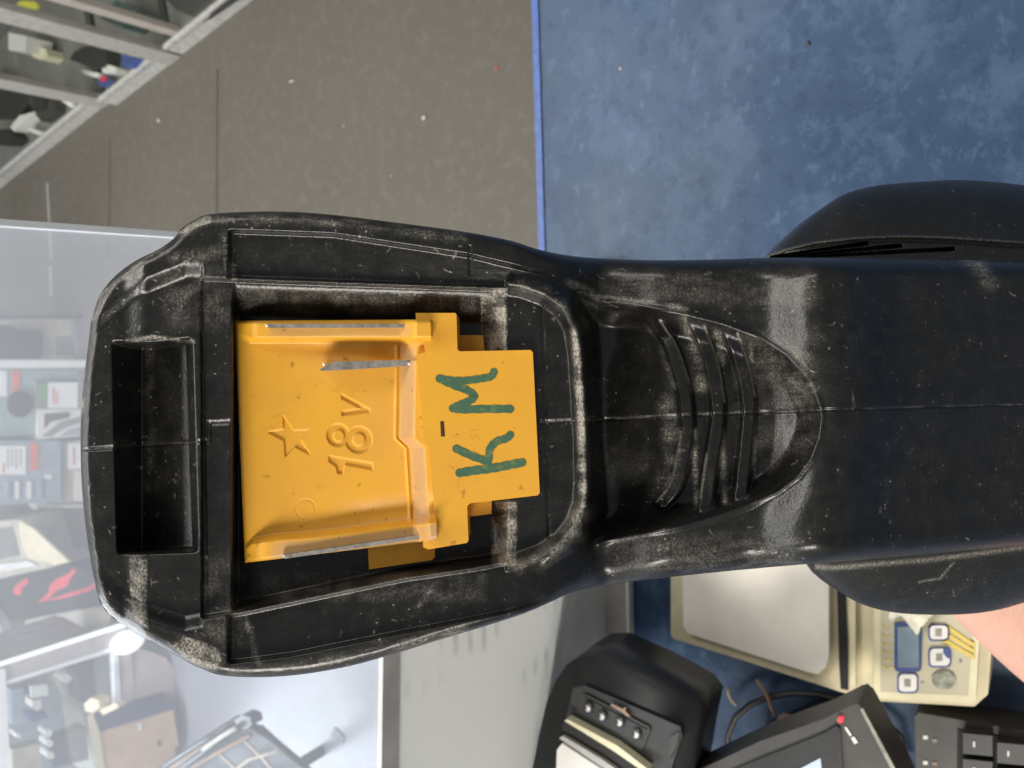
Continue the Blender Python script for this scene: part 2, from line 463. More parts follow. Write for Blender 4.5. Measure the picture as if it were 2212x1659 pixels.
def blur(a, r):
    for ax in (0, 1):
        p = np.pad(a, [(r, r) if k == ax else (0, 0) for k in (0, 1)], 'edge')
        c = np.cumsum(p, axis=ax); c = np.insert(c, 0, 0, axis=ax)
        n = 2 * r + 1
        a = (np.take(c, range(n, c.shape[ax]), ax) - np.take(c, range(0, c.shape[ax] - n), ax)) / n
    return a

def surface(name, X, Y, D, mat, parent, dust_sheen=None, back=None, absback=None):
    """closed solid whose measured face is the grid (X, Y) at depth D (mm); sides and back run away from it"""
    nu, nv = X.shape
    V = np.stack([D / 1000 * (X - IW / 2) / F, D / 1000 * (Y - IH / 2) / F, D / 1000], -1)
    W = V @ M.T + EYE
    verts = W.reshape(-1, 3); idx = np.arange(nu * nv).reshape(nu, nv)
    quads = np.stack([idx[:-1, :-1], idx[1:, :-1], idx[1:, 1:], idx[:-1, 1:]], -1).reshape(-1, 4)
    ring = np.r_[idx[0, :], idx[1:, -1], idx[-1, -2::-1], idx[-2:0:-1, 0]]
    n = len(ring)
    if back is not None:
        cx = V.reshape(-1, 3)[ring]; cen = cx.mean(0)
        extra = []; prev = ring; base = len(verts)
        for k, (dz, sh) in enumerate(back):
            q = cx.copy(); q[:, :2] = cen[:2] + (q[:, :2] - cen[:2]) * sh; q[:, 2] = (cx[:, 2] + dz / 1000) if not absback else np.maximum(cx[:, 2], absback / 1000) + dz / 1000
            extra.append(q @ M.T + EYE); cur = base + np.arange(n) + k * n
            quads = np.r_[quads, np.stack([prev, np.roll(prev, -1), np.roll(cur, -1), cur], -1)]
            prev = cur
        c = cen.copy(); c[2] = max(cx[:, 2].max(), (absback or 0) / 1000) + back[-1][0] / 1000
        verts = np.r_[verts] if not extra else np.concatenate([verts] + extra + [(c @ M.T + EYE)[None]])
        tris = np.stack([prev, np.roll(prev, -1), np.full(n, len(verts) - 1)], -1)
    else: tris = np.zeros((0, 3), int)
    me = bpy.data.meshes.new(name)
    nq, ntr = len(quads), len(tris)
    me.vertices.add(len(verts)); me.vertices.foreach_set('co', verts.astype(np.float32).ravel())
    me.loops.add(nq * 4 + ntr * 3); me.loops.foreach_set('vertex_index', np.r_[quads.ravel(), tris.ravel()].astype(np.int32))
    me.polygons.add(nq + ntr)
    me.polygons.foreach_set('loop_start', np.r_[np.arange(nq) * 4, nq * 4 + np.arange(ntr) * 3].astype(np.int32))
    me.polygons.foreach_set('use_smooth', np.ones(nq + ntr, bool))
    me.update(calc_edges=True)
    if dust_sheen is not None:
        at = me.attributes.new('dust_sheen', 'FLOAT', 'POINT'); full = np.zeros(len(verts), np.float32) + 0.08
        full[:nu * nv] = dust_sheen.ravel(); at.data.foreach_set('value', full)
    return link(name, me, mat, parent)

# ------------------------------------------------------------------ SETTING: floor
def struct(o): o['kind'] = 'structure'; return o
struct(box('floor', (-6, -2, -0.05), (4, 8, 0.0), CARPET))
FLOOR = bpy.data.objects['floor']
# joints between the floor sheets: thin recessed-looking filler strips laid in the joints
def strip(name, x0, y0, x1, y1, w, mat):
    a = onz(x0, y0, 0.0); b = onz(x1, y1, 0.0); t = (b - a) / np.linalg.norm(b - a); n = np.array([-t[1], t[0], 0]) * w
    up = np.array([0, 0, 0.003])
    pa = [a + n + up, b + n + up, b - n + up, a - n + up]
    return bm_obj(name, prism_bm(pa, [p - up * 0.9 for p in pa]), mat, FLOOR)
strip('floor_joint', 470, 150, 468, 520, 0.002, SEAM)
strip('floor_joint', 238, 300, 236, 560, 0.002, SEAM)
strip('floor_joint', 103, 395, 112, 560, 0.006, LIGHTSEAM)
strip('floor_scuff', 110, 575, 112, 640, 0.010, LIGHTSEAM)
for px, py, r, m_ in [(342, 260, 0.008, DEBRIS), (915, 254, 0.006, DEBRIS), (742, 272, 0.003, DEBRIS), (1072, 148, 0.004, REDCRUMB),
                      (630, 175, 0.005, DEBRIS), (845, 380, 0.0025, DEBRIS)]:
    bm = bmesh.new(); bmesh.ops.create_icosphere(bm, subdivisions=2, radius=r)
    for v in bm.verts: v.co *= random.uniform(0.75, 1.2); v.co.z *= 0.5
    if px == 630:
        for v in bm.verts: v.co.y *= 2.4; v.co.x *= 0.6
    o = bm_obj('crumb', bm, m_, None, smooth=True); o.location = onz(px, py, r * 0.4)
    lab = {342: 'pale crumb on the floor near the glass cabinet foot', 915: 'pale round crumb on the brown floor nearest the blue counter',
           742: 'tiny pale crumb in the middle of the brown floor', 1072: 'small red crumb on the floor beside the counter edge',
           630: 'pale curved shaving lying on the brown floor', 845: 'tiny pale crumb on the floor just above the tool'}[px]
    tag(o, lab, 'crumb', 'crumbs on the floor')

# paler, slightly raised floor area on the left, behind the acrylic screen
pts = [onz(x, y, 0.012) for x, y in [(262, 1372), (430, 1430), (700, 1395), (880, 1360), (1250, 1290), (1250, 1900), (500, 1900), (200, 1560)]]
struct(bm_obj('pale_floor', prism_bm(pts, [np.array([p[0], p[1], 0.001]) for p in pts]), PALE))
pts = [onz(x, y, 0.016) for x, y in [(712, 1590), (722, 1572), (742, 1590), (742, 1606), (730, 1600)]]
tag(bm_obj('leaf_scrap', prism_bm(pts, [p - np.array([0, 0, .003]) for p in pts]), MIDGREY), 'small grey leaf shaped scrap on the pale floor', 'scrap')

# ------------------------------------------------------------------ counter
ZC = 0.95
t = thing('counter', 'blue mottled laminate shop counter under the tool', 'counter', (0, 0.0, 0))
box('counter_top', (-1.3, -0.6, ZC - 0.035), (1.1, 0.302, ZC), LAM, t)
box('edge_strip', (-1.3, 0.3021, ZC - 0.040), (1.1, 0.3075, ZC + 0.0012), EDGEBLUE, t, bev=0.001)
box('front_panel', (-1.3, 0.24, 0.0), (1.1, 0.262, ZC - 0.0405), DARKBLUE, t)

# crumbs on the counter
for px, py, r, lab in [(1745, 94, 0.0015, 'dark chip mark on the blue counter surface'), (1340, 148, 0.0009, 'white fleck on the blue counter')]:
    bm = bmesh.new(); bmesh.ops.create_icosphere(bm, subdivisions=2, radius=r)
    for v in bm.verts: v.co *= random.uniform(0.7, 1.2); v.co.z *= 0.4
    o = bm_obj('fleck', bm, SATINBLK if r > .001 else BEIGE, None, smooth=True); o.location = onz(px, py, ZC + r * 0.2); tag(o, lab, 'fleck')

# ------------------------------------------------------------------ acrylic screen with a paper notice
YS = 0.256
t = thing('acrylic_screen', 'clear glare-hazed acrylic screen standing upright on the counter', 'screen', (-0.5, YS, ZC))
box('sheet', (-1.25, YS, ZC + 0.002), (0.031, YS + 0.004, 1.62), ACR, t)
box('edge_trim', (0.0312, YS - 0.0005, ZC + 0.002), (0.0332, YS + 0.0045, 1.62), WHITE, t)
box('base_strip', (-1.25, YS - 0.018, ZC + 0.001), (0.031, YS - 0.0005, ZC + 0.006), SILVER, t, bev=0.001)
box('base_lip', (-1.25, YS - 0.0205, ZC + 0.001), (0.031, YS - 0.0182, ZC + 0.008), WHITEPL, t, bev=0.0005)
pp = [ony(x, y, YS - 0.002) for x, y in [(862, 1300), (856, 1800), (1142, 1800), (1236, 1230), (1240, 1120)]]
o = bm_obj('paper_notice', prism_bm(pp, [p + np.array([0, 0.0008, 0]) for p in pp]), PAPER)
tag(o, 'white printed paper notice on the acrylic screen', 'notice')
pp = [ony(x, y, YS - 0.003) for x, y in [(829, 1300), (822, 1800), (860, 1800), (866, 1300)]]
o = bm_obj('notice_rail', prism_bm(pp, [p + np.array([0, 0.0028, 0]) for p in pp]), SILVER)
tag(o, 'thin silver rail across the acrylic screen above the paper notice', 'rail')
pp = [ony(x, y, YS - 0.001) for x, y in [(1222, 1230), (1135, 1800), (1306, 1800), (1322, 1100)]]
o = bm_obj('screen_skirt', prism_bm(pp, [p + np.array([0, 0.0008, 0]) for p in pp]), simple('grey_backing_card', (0.60, 0.60, 0.59), 0.5), None)
tag(o, 'grey backing card along the bottom of the acrylic screen', 'card')

# ------------------------------------------------------------------ weighing scale
zs = ZC + 0.026
t = thing('weighing_scale', 'cream digital weighing scale with a metal pan on the counter', 'scale', onz(1780, 1330, ZC))
slab('case', [(1449, 1150), (1449, 1372), (1456, 1380), (1600, 1425), (1830, 1499), (1886, 1514), (2105, 1526), (2134, 1500), (2142, 1400), (2146, 1150)], zs, ZC + 0.002, CREAM2, t, bev=0.003)
slab('pan', [(1474, 1120), (1476, 1352), (1486, 1368), (1510, 1376), (1745, 1452), (1768, 1456), (1784, 1440), (1790, 1420), (1790, 1120)], zs + 0.006, zs + 0.0004, PAN, t, bev=0.002)
cp = slab('control_panel', [(1888, 1140), (1888, 1500), (1900, 1509), (2098, 1519), (2108, 1511), (2128, 1140)], zs + 0.006, zs + 0.0004, CREAM, t, bev=0.002)
slab('control_foil', [(1902, 1150), (1902, 1494), (2090, 1503), (2112, 1150)], zs + 0.0068, zs + 0.0062, GREYLBL, cp)
slab('hinge_groove', [(1806, 1180), (1812, 1425), (1816, 1488), (1832, 1491), (1832, 1425), (1822, 1180)], zs + 0.0012, zs + 0.0004, RUBBER, t)
slab('ridge', [(1836, 1180), (1838, 1480), (1848, 1484), (1847, 1180)], zs + 0.004, zs + 0.0004, CREAM, t, bev=0.001)
slab('lcd_surround', [(1932, 1345), (1932, 1445), (1938, 1451), (1984, 1451), (1990, 1445), (1992, 1345)], zs + 0.0076, zs + 0.007, NAVY, cp)
slab('lcd', rect(1939, 1354, 1985, 1442), zs + 0.0082, zs + 0.0077, LCD, cp)
def rrect(x0, y0, x1, y1, r=8):
    out = []
    for cx, cy, a0 in ((x1 - r, y0 + r, -90), (x1 - r, y1 - r, 0), (x0 + r, y1 - r, 90), (x0 + r, y0 + r, 180)):
        out += [(cx + r * math.cos(math.radians(a0 + k * 30)), cy + r * math.sin(math.radians(a0 + k * 30))) for k in range(4)]
    return out
for (x0, y0, x1, y1) in [(1942, 1457, 1980, 1494), (2009, 1402, 2051, 1438), (2009, 1352, 2047, 1381)]:
    slab('button_rim', rrect(x0 - 4, y0 - 4, x1 + 4, y1 + 4, 10), zs + 0.0073, zs + 0.007, NAVY, cp)
    slab('button', rrect(x0, y0, x1, y1), zs + 0.0085, zs + 0.0074, WHITEPL, cp, bev=0.0004)
    slab('button_mark', rect((x0 + x1) / 2 - 8, (y0 + y1) / 2 - 8, (x0 + x1) / 2 + 6, (y0 + y1) / 2 + 8), zs + 0.0088, zs + 0.0086, GREYBTN, cp)
slab('button_corner', [(2038, 1400), (2052, 1400), (2053, 1424), (2044, 1420), (2037, 1410)], zs + 0.0089, zs + 0.0086, NAVY, cp)
slab('round_key', [(2039 + 26 * math.cos(a), 1469 + 20 * math.sin(a)) for a in [k * math.pi / 8 for k in range(16)]], zs + 0.0080, zs + 0.007, GREYBTN, cp)
for k in range(3):
    slab('gold_stripe', [(2028 + 6 * k, 1381 - 13 * k), (2034 + 6 * k, 1375 - 13 * k), (2106, 1417 - 13 * k), (2104, 1425 - 13 * k)], zs + 0.0073, zs + 0.007, GOLD, cp)
for k, (cx, cy, w, h) in enumerate([(1912, 1352, 10, 14), (1913, 1372, 9, 12), (1913, 1390, 10, 12), (1914, 1407, 9, 10), (1915, 1424, 11, 12), (1918, 1440, 12, 10)]):
    a = [(cx + w * (0.9 + .2 * (k % 2)) * math.cos(q), cy + h * .42 * math.sin(q) + 3 * math.cos(q)) for q in [j * math.pi / 5 - .5 for j in range(8)]] + [(cx + w * .4 * math.cos(q), cy + h * .2 * math.sin(q)) for q in [2.4, 1.2, 0.0]]
    slab('gold_script_mark', a, zs + 0.0073, zs + 0.007, GOLD2, cp)
slab('screw', rect(1990, 1472, 1995, 1477), zs + 0.0072, zs + 0.007, GREYBTN, cp)
slab('screw', rect(2072, 1425, 2078, 1431), zs + 0.0072, zs + 0.007, GREYBTN, cp)
o = slab('glare_patch', [(1925, 1300), (1923, 1322), (1919, 1333), (1927, 1345), (1936, 1334), (1946, 1330), (1955, 1338), (1964, 1352), (1973, 1362), (1979, 1372), (1985, 1368), (1988, 1356), (1998, 1348), (2006, 1336), (2014, 1330), (2030, 1300)], zs + 0.012, zs + 0.0095, simple('painted_glare', (0.74, 0.71, 0.56), 0.2, 0, 0.3, 160, 0.6), None, bev=0.001)  # pale solid shaped like the specular glare over the display
tag(o, 'raised pale patch standing for glare on the scale display', 'glare patch')

# ------------------------------------------------------------------ receipt printer
zp = ZC + 0.112
t = thing('receipt_printer', 'black receipt printer with four buttons at the bottom edge', 'printer', onz(1330, 1580, ZC))
slab('body', [(1128, 1800), (1150, 1660), (1166, 1580), (1180, 1520), (1200, 1470), (1224, 1436), (1254, 1418), (1296, 1418), (1400, 1468), (1486, 1518), (1506, 1548), (1492, 1615), (1462, 1800)], zp, zp - 0.036, MATTEBLK, t, bev=0.008, seg=5, smooth=True)
slab('base', [(1080, 1700), (1170, 1700), (1170, 1830), (1080, 1830)], zp - 0.0365, ZC + 0.001, RUBBER, t)
slab('top_cover', [(1205, 1800), (1222, 1560), (1238, 1486), (1262, 1480), (1470, 1570), (1474, 1590), (1452, 1654), (1430, 1800)], zp + 0.004, zp + 0.0003, SATINBLK, t, bev=0.002)
bp = slab('button_panel', [(1259, 1501), (1266, 1500), (1402, 1570), (1404, 1578), (1388, 1617), (1380, 1618), (1248, 1546), (1246, 1538)], zp + 0.0052, zp + 0.0042, CHAR, t, bev=0.0003)
slab('button_field', [(1264, 1507), (1398, 1576), (1383, 1611), (1252, 1540)], zp + 0.0058, zp + 0.0053, SATINBLK, bp)
for k, (cx, cy) in enumerate([(1270, 1531), (1300, 1549), (1338, 1562), (1374, 1588)]):
    slab('button', [(cx + 11 * math.cos(a), cy + 15 * math.sin(a)) for a in [j * math.pi / 6 for j in range(12)]], zp + 0.0068, zp + 0.0059, MATTEBLK, bp)
    slab('button_symbol', [(cx - 6, cy - 8), (cx + 5, cy - 9), (cx + 2, cy - 2), (cx + 7, cy + 4), (cx - 1, cy + 9), (cx - 7, cy + 3), (cx - 2, cy - 1)], zp + 0.0072, zp + 0.0069, MIDGREY, bp)
    slab('button_symbol', [(cx - 2, cy - 6), (cx + 6, cy - 2), (cx + 3, cy + 6), (cx - 3, cy + 5)], zp + 0.0076, zp + 0.0073, WHITEPL, bp)
slab('paper_slot', [(1219, 1558), (1226, 1556), (1388, 1640), (1395, 1800), (1200, 1800), (1205, 1620)], zp + 0.0048, zp + 0.0042, RUBBER, t)
slab('tear_bar', [(1219, 1557), (1226, 1554), (1332, 1610), (1400, 1662), (1392, 1668), (1325, 1622)], zp + 0.010, zp + 0.0049, CREAM, t, bev=0.0008)
slab('tear_bar', [(1208, 1595), (1216, 1590), (1300, 1640), (1370, 1690), (1362, 1696), (1290, 1650)], zp + 0.007, zp + 0.0049, SILVER, t, bev=0.0008)
slab('paper_roll', [(1203, 1620), (1214, 1606), (1300, 1662), (1330, 1800), (1196, 1800)], zp + 0.0065, zp + 0.0049, WHITEPL, t)
slab('side_latch', [(1448, 1592), (1468, 1580), (1462, 1610), (1446, 1640)], zp + 0.0052, zp + 0.0042, CHAR, t)
o = slab('string_scrap', [(1318, 1524), (1322, 1521), (1344, 1532), (1352, 1528), (1350, 1536), (1362, 1548), (1356, 1548), (1342, 1538)], zp + 0.006, zp + 0.0053, TAN, None)
tag(o, 'short pale thread lying on the black receipt printer', 'thread')

# ------------------------------------------------------------------ display screen tilted beside the printer
zm = ZC + 0.10
t = thing('display_screen', 'black framed tilted display with a red lamp at its corner', 'display', onz(1750, 1620, ZC))
slab('case', [(1440, 1720), (1500, 1668), (1640, 1602), (1780, 1553), (1838, 1524), (1852, 1520), (1866, 1532), (1945, 1680), (1980, 1760), (1500, 1790)], zm, zm - 0.022, CHAR, t, bev=0.003)
slab('bezel', [(1470, 1725), (1520, 1690), (1640, 1640), (1778, 1585), (1806, 1568), (1815, 1574), (1822, 1680), (1822, 1770), (1500, 1780)], zm + 0.0012, zm + 0.0002, MATTEBLK, t, bev=0.0005)
slab('screen', [(1718, 1760), (1722, 1664), (1745, 1652), (1772, 1638), (1778, 1690), (1780, 1760)], zm + 0.0018, zm + 0.0013, SCREEN, t)
slab('lamp', [(1815 + 5.5 * math.cos(a), 1556 + 5 * math.sin(a)) for a in [k * math.pi / 6 for k in range(12)]], zm + 0.002, zm + 0.0001, LED, t)
slab('printed_mark', [(1824, 1572), (1828, 1570), (1840, 1588), (1836, 1591)], zm + 0.0006, zm + 0.0001, WHITEPL, t)
slab('printed_mark', [(1838, 1594), (1845, 1591), (1853, 1604), (1846, 1608)], zm + 0.0006, zm + 0.0001, WHITEPL, t)
slab('edge_bevel', [(1858, 1532), (1864, 1531), (1940, 1672), (1932, 1676)], zm + 0.0012, zm + 0.0001, GREYBTN, t)
slab('stand', [(1560, 1700), (1700, 1640), (1760, 1640), (1760, 1800), (1560, 1800)], zm - 0.0225, ZC + 0.001, RUBBER, t)

# ------------------------------------------------------------------ keyboard
zk = ZC + 0.022
t = thing('keyboard', 'black keyboard with small white marks in the bottom right corner', 'keyboard', onz(2090, 1620, ZC))
slab('case', [(1976, 1548), (1984, 1540), (2090, 1558), (2400, 1610), (2400, 1860), (1985, 1860)], zk, ZC + 0.002, CHAR, t, bev=0.002)
slab('key_well', [(2068, 1576), (2300, 1612), (2300, 1800), (2066, 1800)], zk + 0.0006, zk + 0.0001, RUBBER, t)
for j in range(3):
    for i in range(2):
        x0 = 2080 + i * 74; y0 = 1584 + j * 56 + i * 20
        k = slab('key', [(x0, y0), (x0 + 64, y0 + 6), (x0 + 64, y0 + 50), (x0, y0 + 44)], zk + 0.007, zk + 0.0008, SATINBLK, t, bev=0.0012)
        if j < 2: slab('key_mark', rect(x0 + 22, y0 + 18, x0 + 26, y0 + 30), zk + 0.0074, zk + 0.0071, WHITEPL, k)
for (cx, cy, m_) in [(1999, 1593, WHITEPL), (2019, 1600, MIDGREY), (1999, 1648, WHITEPL), (2019, 1650, TAN)]:
    slab('printed_mark', rect(cx - 5, cy - 4, cx + 5, cy + 4), zk + 0.0005, zk + 0.0001, m_, t)

# ------------------------------------------------------------------ cable and tags
o = tube_mesh('cable', [onz(x, y, ZC + z) for x, y, z in [(1572, 1720, .02), (1570, 1640, .02), (1572, 1590, .018), (1588, 1550, .016), (1620, 1522, .014), (1660, 1506, .012), (1710, 1498, .01), (1770, 1500, .008), (1830, 1515, .008), (1900, 1548, .008), (1945, 1590, .008), (1962, 1660, .008)]], 0.0019, CHAR)
tag(o, 'thin dark cable looping between printer and scale', 'cable')
o = tube_mesh('wire_tie', [onz(x, y, ZC + .022) for x, y in [(1634, 1468), (1648, 1488), (1658, 1506), (1666, 1528), (1676, 1548)]], 0.0012, TAN)
tag(o, 'frayed brown wire tie sticking up over the cable', 'wire tie')
o = tube_mesh('wire_end', [onz(x, y, ZC + .022) for x, y in [(1573, 1488), (1574, 1500), (1580, 1512), (1592, 1524)]], 0.0012, BEIGE)
tag(o, 'short pale bent wire end on the cable near the printer', 'wire end')
o = slab('card_tag', [(1678, 1552), (1688, 1544), (1704, 1548), (1712, 1566), (1722, 1600), (1706, 1606), (1690, 1590)], ZC + .024, ZC + .021, TAN, None)
tag(o, 'small brown card tag beside the display screen', 'tag')

# ------------------------------------------------------------------ glass cabinets along the right side of the floor
A0 = onz(560, -8, 0); B0 = onz(0, 425, 0)
e = (B0 - A0); e /= np.linalg.norm(e); nrm = np.array([e[1], -e[0], 0])     # nrm points into the cabinets
if nrm[0] < 0: nrm = -nrm
UP = np.array([0, 0, 1.0])
def along(s, w=0.0, z=0.0): return A0 + e * s + nrm * w + UP * z
def spos(px, py):
    p = onz(px, py, 0); return float(np.dot(p - A0, e))
def cabinet(label, s0, s1, back=0.0, endpost=False):
    t = thing('glass_cabinet', label, 'cabinet', along((s0 + s1) / 2, 0.2 + back), 'glass cabinets along the right side')
    b0 = back
    obox('post', along(s0, b0), e * 0.075, nrm * 0.022, UP * 1.05, GREYMETAL, t, 0.004)
    if label.startswith('middle'): obox('inner_post', along(s0 - 0.09, b0 + 0.03, 0.045), e * 0.035, nrm * 0.02, UP * 1.0, PINKWOOD, t, 0.003)
    if endpost: obox('post', along(s1 - 0.03, b0), e * 0.03, nrm * 0.03, UP * 1.05, GREYMETAL, t, 0.004)
    obox('bottom_rail', along(s0 + 0.077, b0 + 0.004), e * (s1 - s0 - 0.078), nrm * 0.03, UP * 0.045, SILVER, t, 0.003)
    obox('bottom_rail', along(s0 + 0.077, b0 + 0.002, 0.055), e * (s1 - s0 - 0.078), nrm * 0.015, UP * 0.012, SILVER, t, 0.002)
    obox('glass_pane', along(s0 + 0.077, b0 + 0.012, 0.068), e * (s1 - s0 - 0.078), nrm * 0.005, UP * 0.95, GLASS, t)
    obox('shelf', along(s0 + 0.02, b0 + 0.04, 0.02), e * (s1 - s0 - 0.04), nrm * 0.50, UP * 0.02, SHELFGREY, t)
    obox('shelf', along(s0 + 0.02, b0 + 0.06, 0.52), e * (s1 - s0 - 0.04), nrm * 0.44, UP * 0.012, GLASS, t)
    obox('back_panel', along(s0 + 0.02, b0 + 0.55), e * (s1 - s0 - 0.04), nrm * 0.012, UP * 1.0, SHELFGREY, t)
    return t
sA, sB, sC = spos(560, -8), spos(392, 128), spos(262, 232)
cabinet('nearest glass cabinet of the row, dark goods inside', sA - 0.5, sB - 0.01)
cabinet('middle glass cabinet of the row with white goods and a dark round pot', sB, sC + 0.03)
cabinet('farthest glass cabinet of the row with a red tipped white tube', sC + 0.06, sC + 1.75, 0.03, True)
# brass coloured nosing on the nearest cabinet foot
def goods(name, pts, z, h, mat, label, cat, bev=0.004):
    o = slab(name, pts, z + h, z, mat, None, bev); return tag(o, label, cat)
zsft = 0.041
goods('black_tray', [(300, -60), (380, 20), (432, 44), (520, -16), (580, -70), (480, -140)], zsft, 0.02, CHAR, 'black flat tray in the nearest glass cabinet', 'tray')
goods('dark_green_box', [(215, 40), (262, 60), (300, 20), (250, 0)], zsft, 0.08, DKGREEN, 'dark green box in the nearest glass cabinet', 'box')
goods('yellow_price_tag', [(36, 8), (42, 18), (78, 20), (82, 10), (74, 3), (44, 2)], 0.35, 0.006, YTAG, 'round yellow price tag at the top left in the nearest cabinet', 'tag', 0.001)
goods('white_adapter', [(18, 70), (18, 108), (55, 112), (57, 78)], zsft + .02, 0.09, WHITEPL, 'white square adapter in the middle glass cabinet', 'adapter')
goods('white_camera', [(65, 104), (70, 122), (90, 130), (102, 120), (100, 106), (80, 100)], zsft, 0.06, CREAM, 'rounded cream camera beside the white adapter in the middle cabinet', 'camera', 0.01)
goods('black_pot', [(150, 128), (160, 112), (178, 102), (205, 98), (228, 104), (230, 122), (222, 145), (200, 148)], zsft, 0.05, MATTEBLK, 'dark round pot in the middle glass cabinet', 'pot', 0.008)
goods('blue_box', [(263, 114), (262, 145), (280, 145), (300, 122)], zsft, 0.05, NAVY, 'small navy box by the front corner of the middle cabinet', 'box')
goods('white_plug', [(176, 150), (180, 160), (208, 168), (214, 158)], zsft, 0.03, WHITEPL, 'white plug lying in front of the dark pot', 'plug', 0.006)
goods('white_charger', [(220, 146), (222, 158), (250, 158), (252, 146), (235, 140)], zsft, 0.04, WHITEPL, 'white charger beside the navy box', 'charger', 0.006)
goods('dark_tin', [(210, 170), (212, 186), (232, 190), (242, 176), (232, 166)], zsft, 0.03, NAVY, 'small dark tin with a red lid near the cabinet corner', 'tin', 0.004)
slab('lid', [(216, 166), (217, 176), (228, 174), (227, 164)], zsft + .037, zsft + .031, RED, bpy.data.objects['dark_tin'], 0.002)
o = tube_mesh('white_tube', [onz(x, y, .075) for x, y in [(139, 208), (147, 215), (158, 222)]], 0.02, WHITEPL); tag(o, 'white tube with a red tip in the farthest cabinet', 'tube')
tube_mesh('red_tip', [onz(x, y, .076) for x, y in [(126, 197), (138, 207.5)]], 0.022, RED, o)
goods('white_bottle', [(22, 274), (30, 284), (76, 238), (68, 228), (58, 230)], zsft, 0.05, WHITEPL, 'tall white bottle lying in the farthest cabinet', 'bottle', 0.008)
goods('black_bag', [(-20, 150), (100, 205), (96, 235), (50, 248), (-20, 255)], zsft, 0.05, MATTEBLK, 'large black bag in the farthest cabinet', 'bag', 0.01)
goods('white_stick', [(62, 276), (64, 284), (84, 292), (88, 284)], zsft, 0.03, WHITEPL, 'short white stick at the front of the farthest cabinet', 'stick', 0.004)
goods('pink_card', [(92, 252), (92, 262), (108, 258), (112, 246)], zsft, 0.012, simple('pink_card_stock', (.6, .42, .38), .6), 'pink card at the front of the farthest cabinet', 'card', 0.001)
goods('black_lump', [(-8, 285), (4, 278), (24, 284), (34, 300), (20, 312), (-8, 312)], zsft, 0.05, RUBBER, 'black round lump at the left edge of the farthest cabinet', 'lump', 0.01)
goods('charcoal_case', [(55, 195), (120, 215), (118, 240), (88, 262), (70, 240)], zsft, 0.04, CHAR, 'charcoal case beside the black bag', 'case', 0.004)

# ------------------------------------------------------------------ tools and cases at the far end, behind the acrylic screen
YB = 3.25
t = thing('shelf_rack', 'low grey shelf rack at the far left edge with a white upright', 'rack', (-0.6, YB + 0.3, 0))
vslab('upright', [(-40, 778), (190, 778), (190, 794), (-40, 796)], YB - .02, 0.04, WHITE, t)
p0 = ony(200, 690, YB); p1 = ony(200, 1100, YB)
box('bottom_board', (p1[0], YB + 0.021, 0.001), (p0[0], YB + 0.7, 0.02), SHELFGREY, t)
box('back_board', (p1[0], YB + 0.71, 0.001), (p0[0], YB + 0.73, 1.0), BEIGE, t)
vslab('top_edge', [(-40, 680), (182, 680), (182, 687), (-40, 687)], YB - .01, 0.03, CHAR, t)
def far(name, pts, dy, th, mat, label, cat, bev=0.01):
    return tag(vslab(name, pts, YB + dy, th, mat, None, bev), label, cat)
far('black_tool_bag', [(-40, 712), (-10, 700), (20, 703), (40, 712), (78, 714), (89, 726), (88, 776), (-40, 777)], 0.02, 0.2, MATTEBLK, 'rounded black tool bag at the left edge above the white upright', 'bag', 0.02)
o = far('beige_case', [(42, 690), (178, 690), (178, 776), (92, 776), (92, 712), (42, 712)], 0.06, 0.2, BEIGE, 'beige case with a dark hatch next to the black bag', 'case')
vslab('hatch', rect(121, 726, 158, 768), YB + 0.057, 0.002, MIDGREY, o)
vslab('edge_band', rect(168, 690, 178, 776), YB + 0.056, 0.003, WHITEPL, o)
o = far('teal_case', [(-40, 797), (178, 797), (178, 822), (75, 825), (75, 940), (-40, 940)], 0.05, 0.25, TEAL, 'pale teal tool case with a black dial below the white upright', 'case')
vslab('label_sheet', rect(-40, 800, 15, 856), YB + 0.046, 0.003, WHITE, o)
vslab('red_tag', rect(27, 800, 43, 853), YB + 0.045, 0.004, ORNG, o)
vslab('dial', [(44 + 26 * math.cos(a), 873 + 29 * math.sin(a)) for a in [k * math.pi / 8 for k in range(16)]], YB + 0.03, 0.019, MATTEBLK, o)
o = far('charcoal_tool_box', [(78, 824), (176, 824), (176, 882), (78, 882)], 0.03, 0.18, MIDGREY, 'dark tool box with a white label and green patch', 'tool box')
vslab('label_sheet', rect(104, 826, 168, 882), YB + 0.027, 0.002, WHITE, o); vslab('green_patch', rect(84, 828, 101, 868), YB + 0.0265, 0.002, GREEN, o)
vslab('print_line', rect(114, 838, 118, 874), YB + 0.0262, 0.0006, ORNG, o); vslab('print_line', rect(122, 846, 125, 876), YB + 0.0262, 0.0006, ORNG, o)
o = far('striped_grey_box', [(82, 884), (174, 884), (174, 942), (82, 950)], 0.03, 0.2, WHITEPL, 'white box with grey diagonal stripes', 'box')
vslab('stripe', [(96, 894), (150, 890), (150, 902), (108, 912), (96, 926)], YB + 0.027, 0.002, CHAR, o)
vslab('stripe', [(90, 942), (130, 912), (172, 900), (172, 914), (140, 924), (110, 944)], YB + 0.027, 0.002, MIDGREY, o)
vslab('stripe', [(128, 942), (150, 928), (172, 922), (172, 940)], YB + 0.027, 0.002, BLUEGREY, o)
o = far('blue_grey_drill_case', [(-40, 952), (132, 952), (132, 1086), (-40, 1092)], 0.02, 0.25, BLUEGREY, 'large blue grey drill case with white label and red tag', 'case')
vslab('label_sheet', rect(-40, 963, 56, 1025), YB + 0.017, 0.002, WHITE, o); vslab('red_tag', rect(65, 957, 82, 1015), YB + 0.016, 0.003, ORNG, o)
vslab('clasp', rect(98, 1025, 112, 1034), YB + 0.016, 0.003, WHITEPL, o)
vslab('print_line', rect(6, 1000, 10, 1022), YB + 0.0165, 0.0006, ORNG, o)
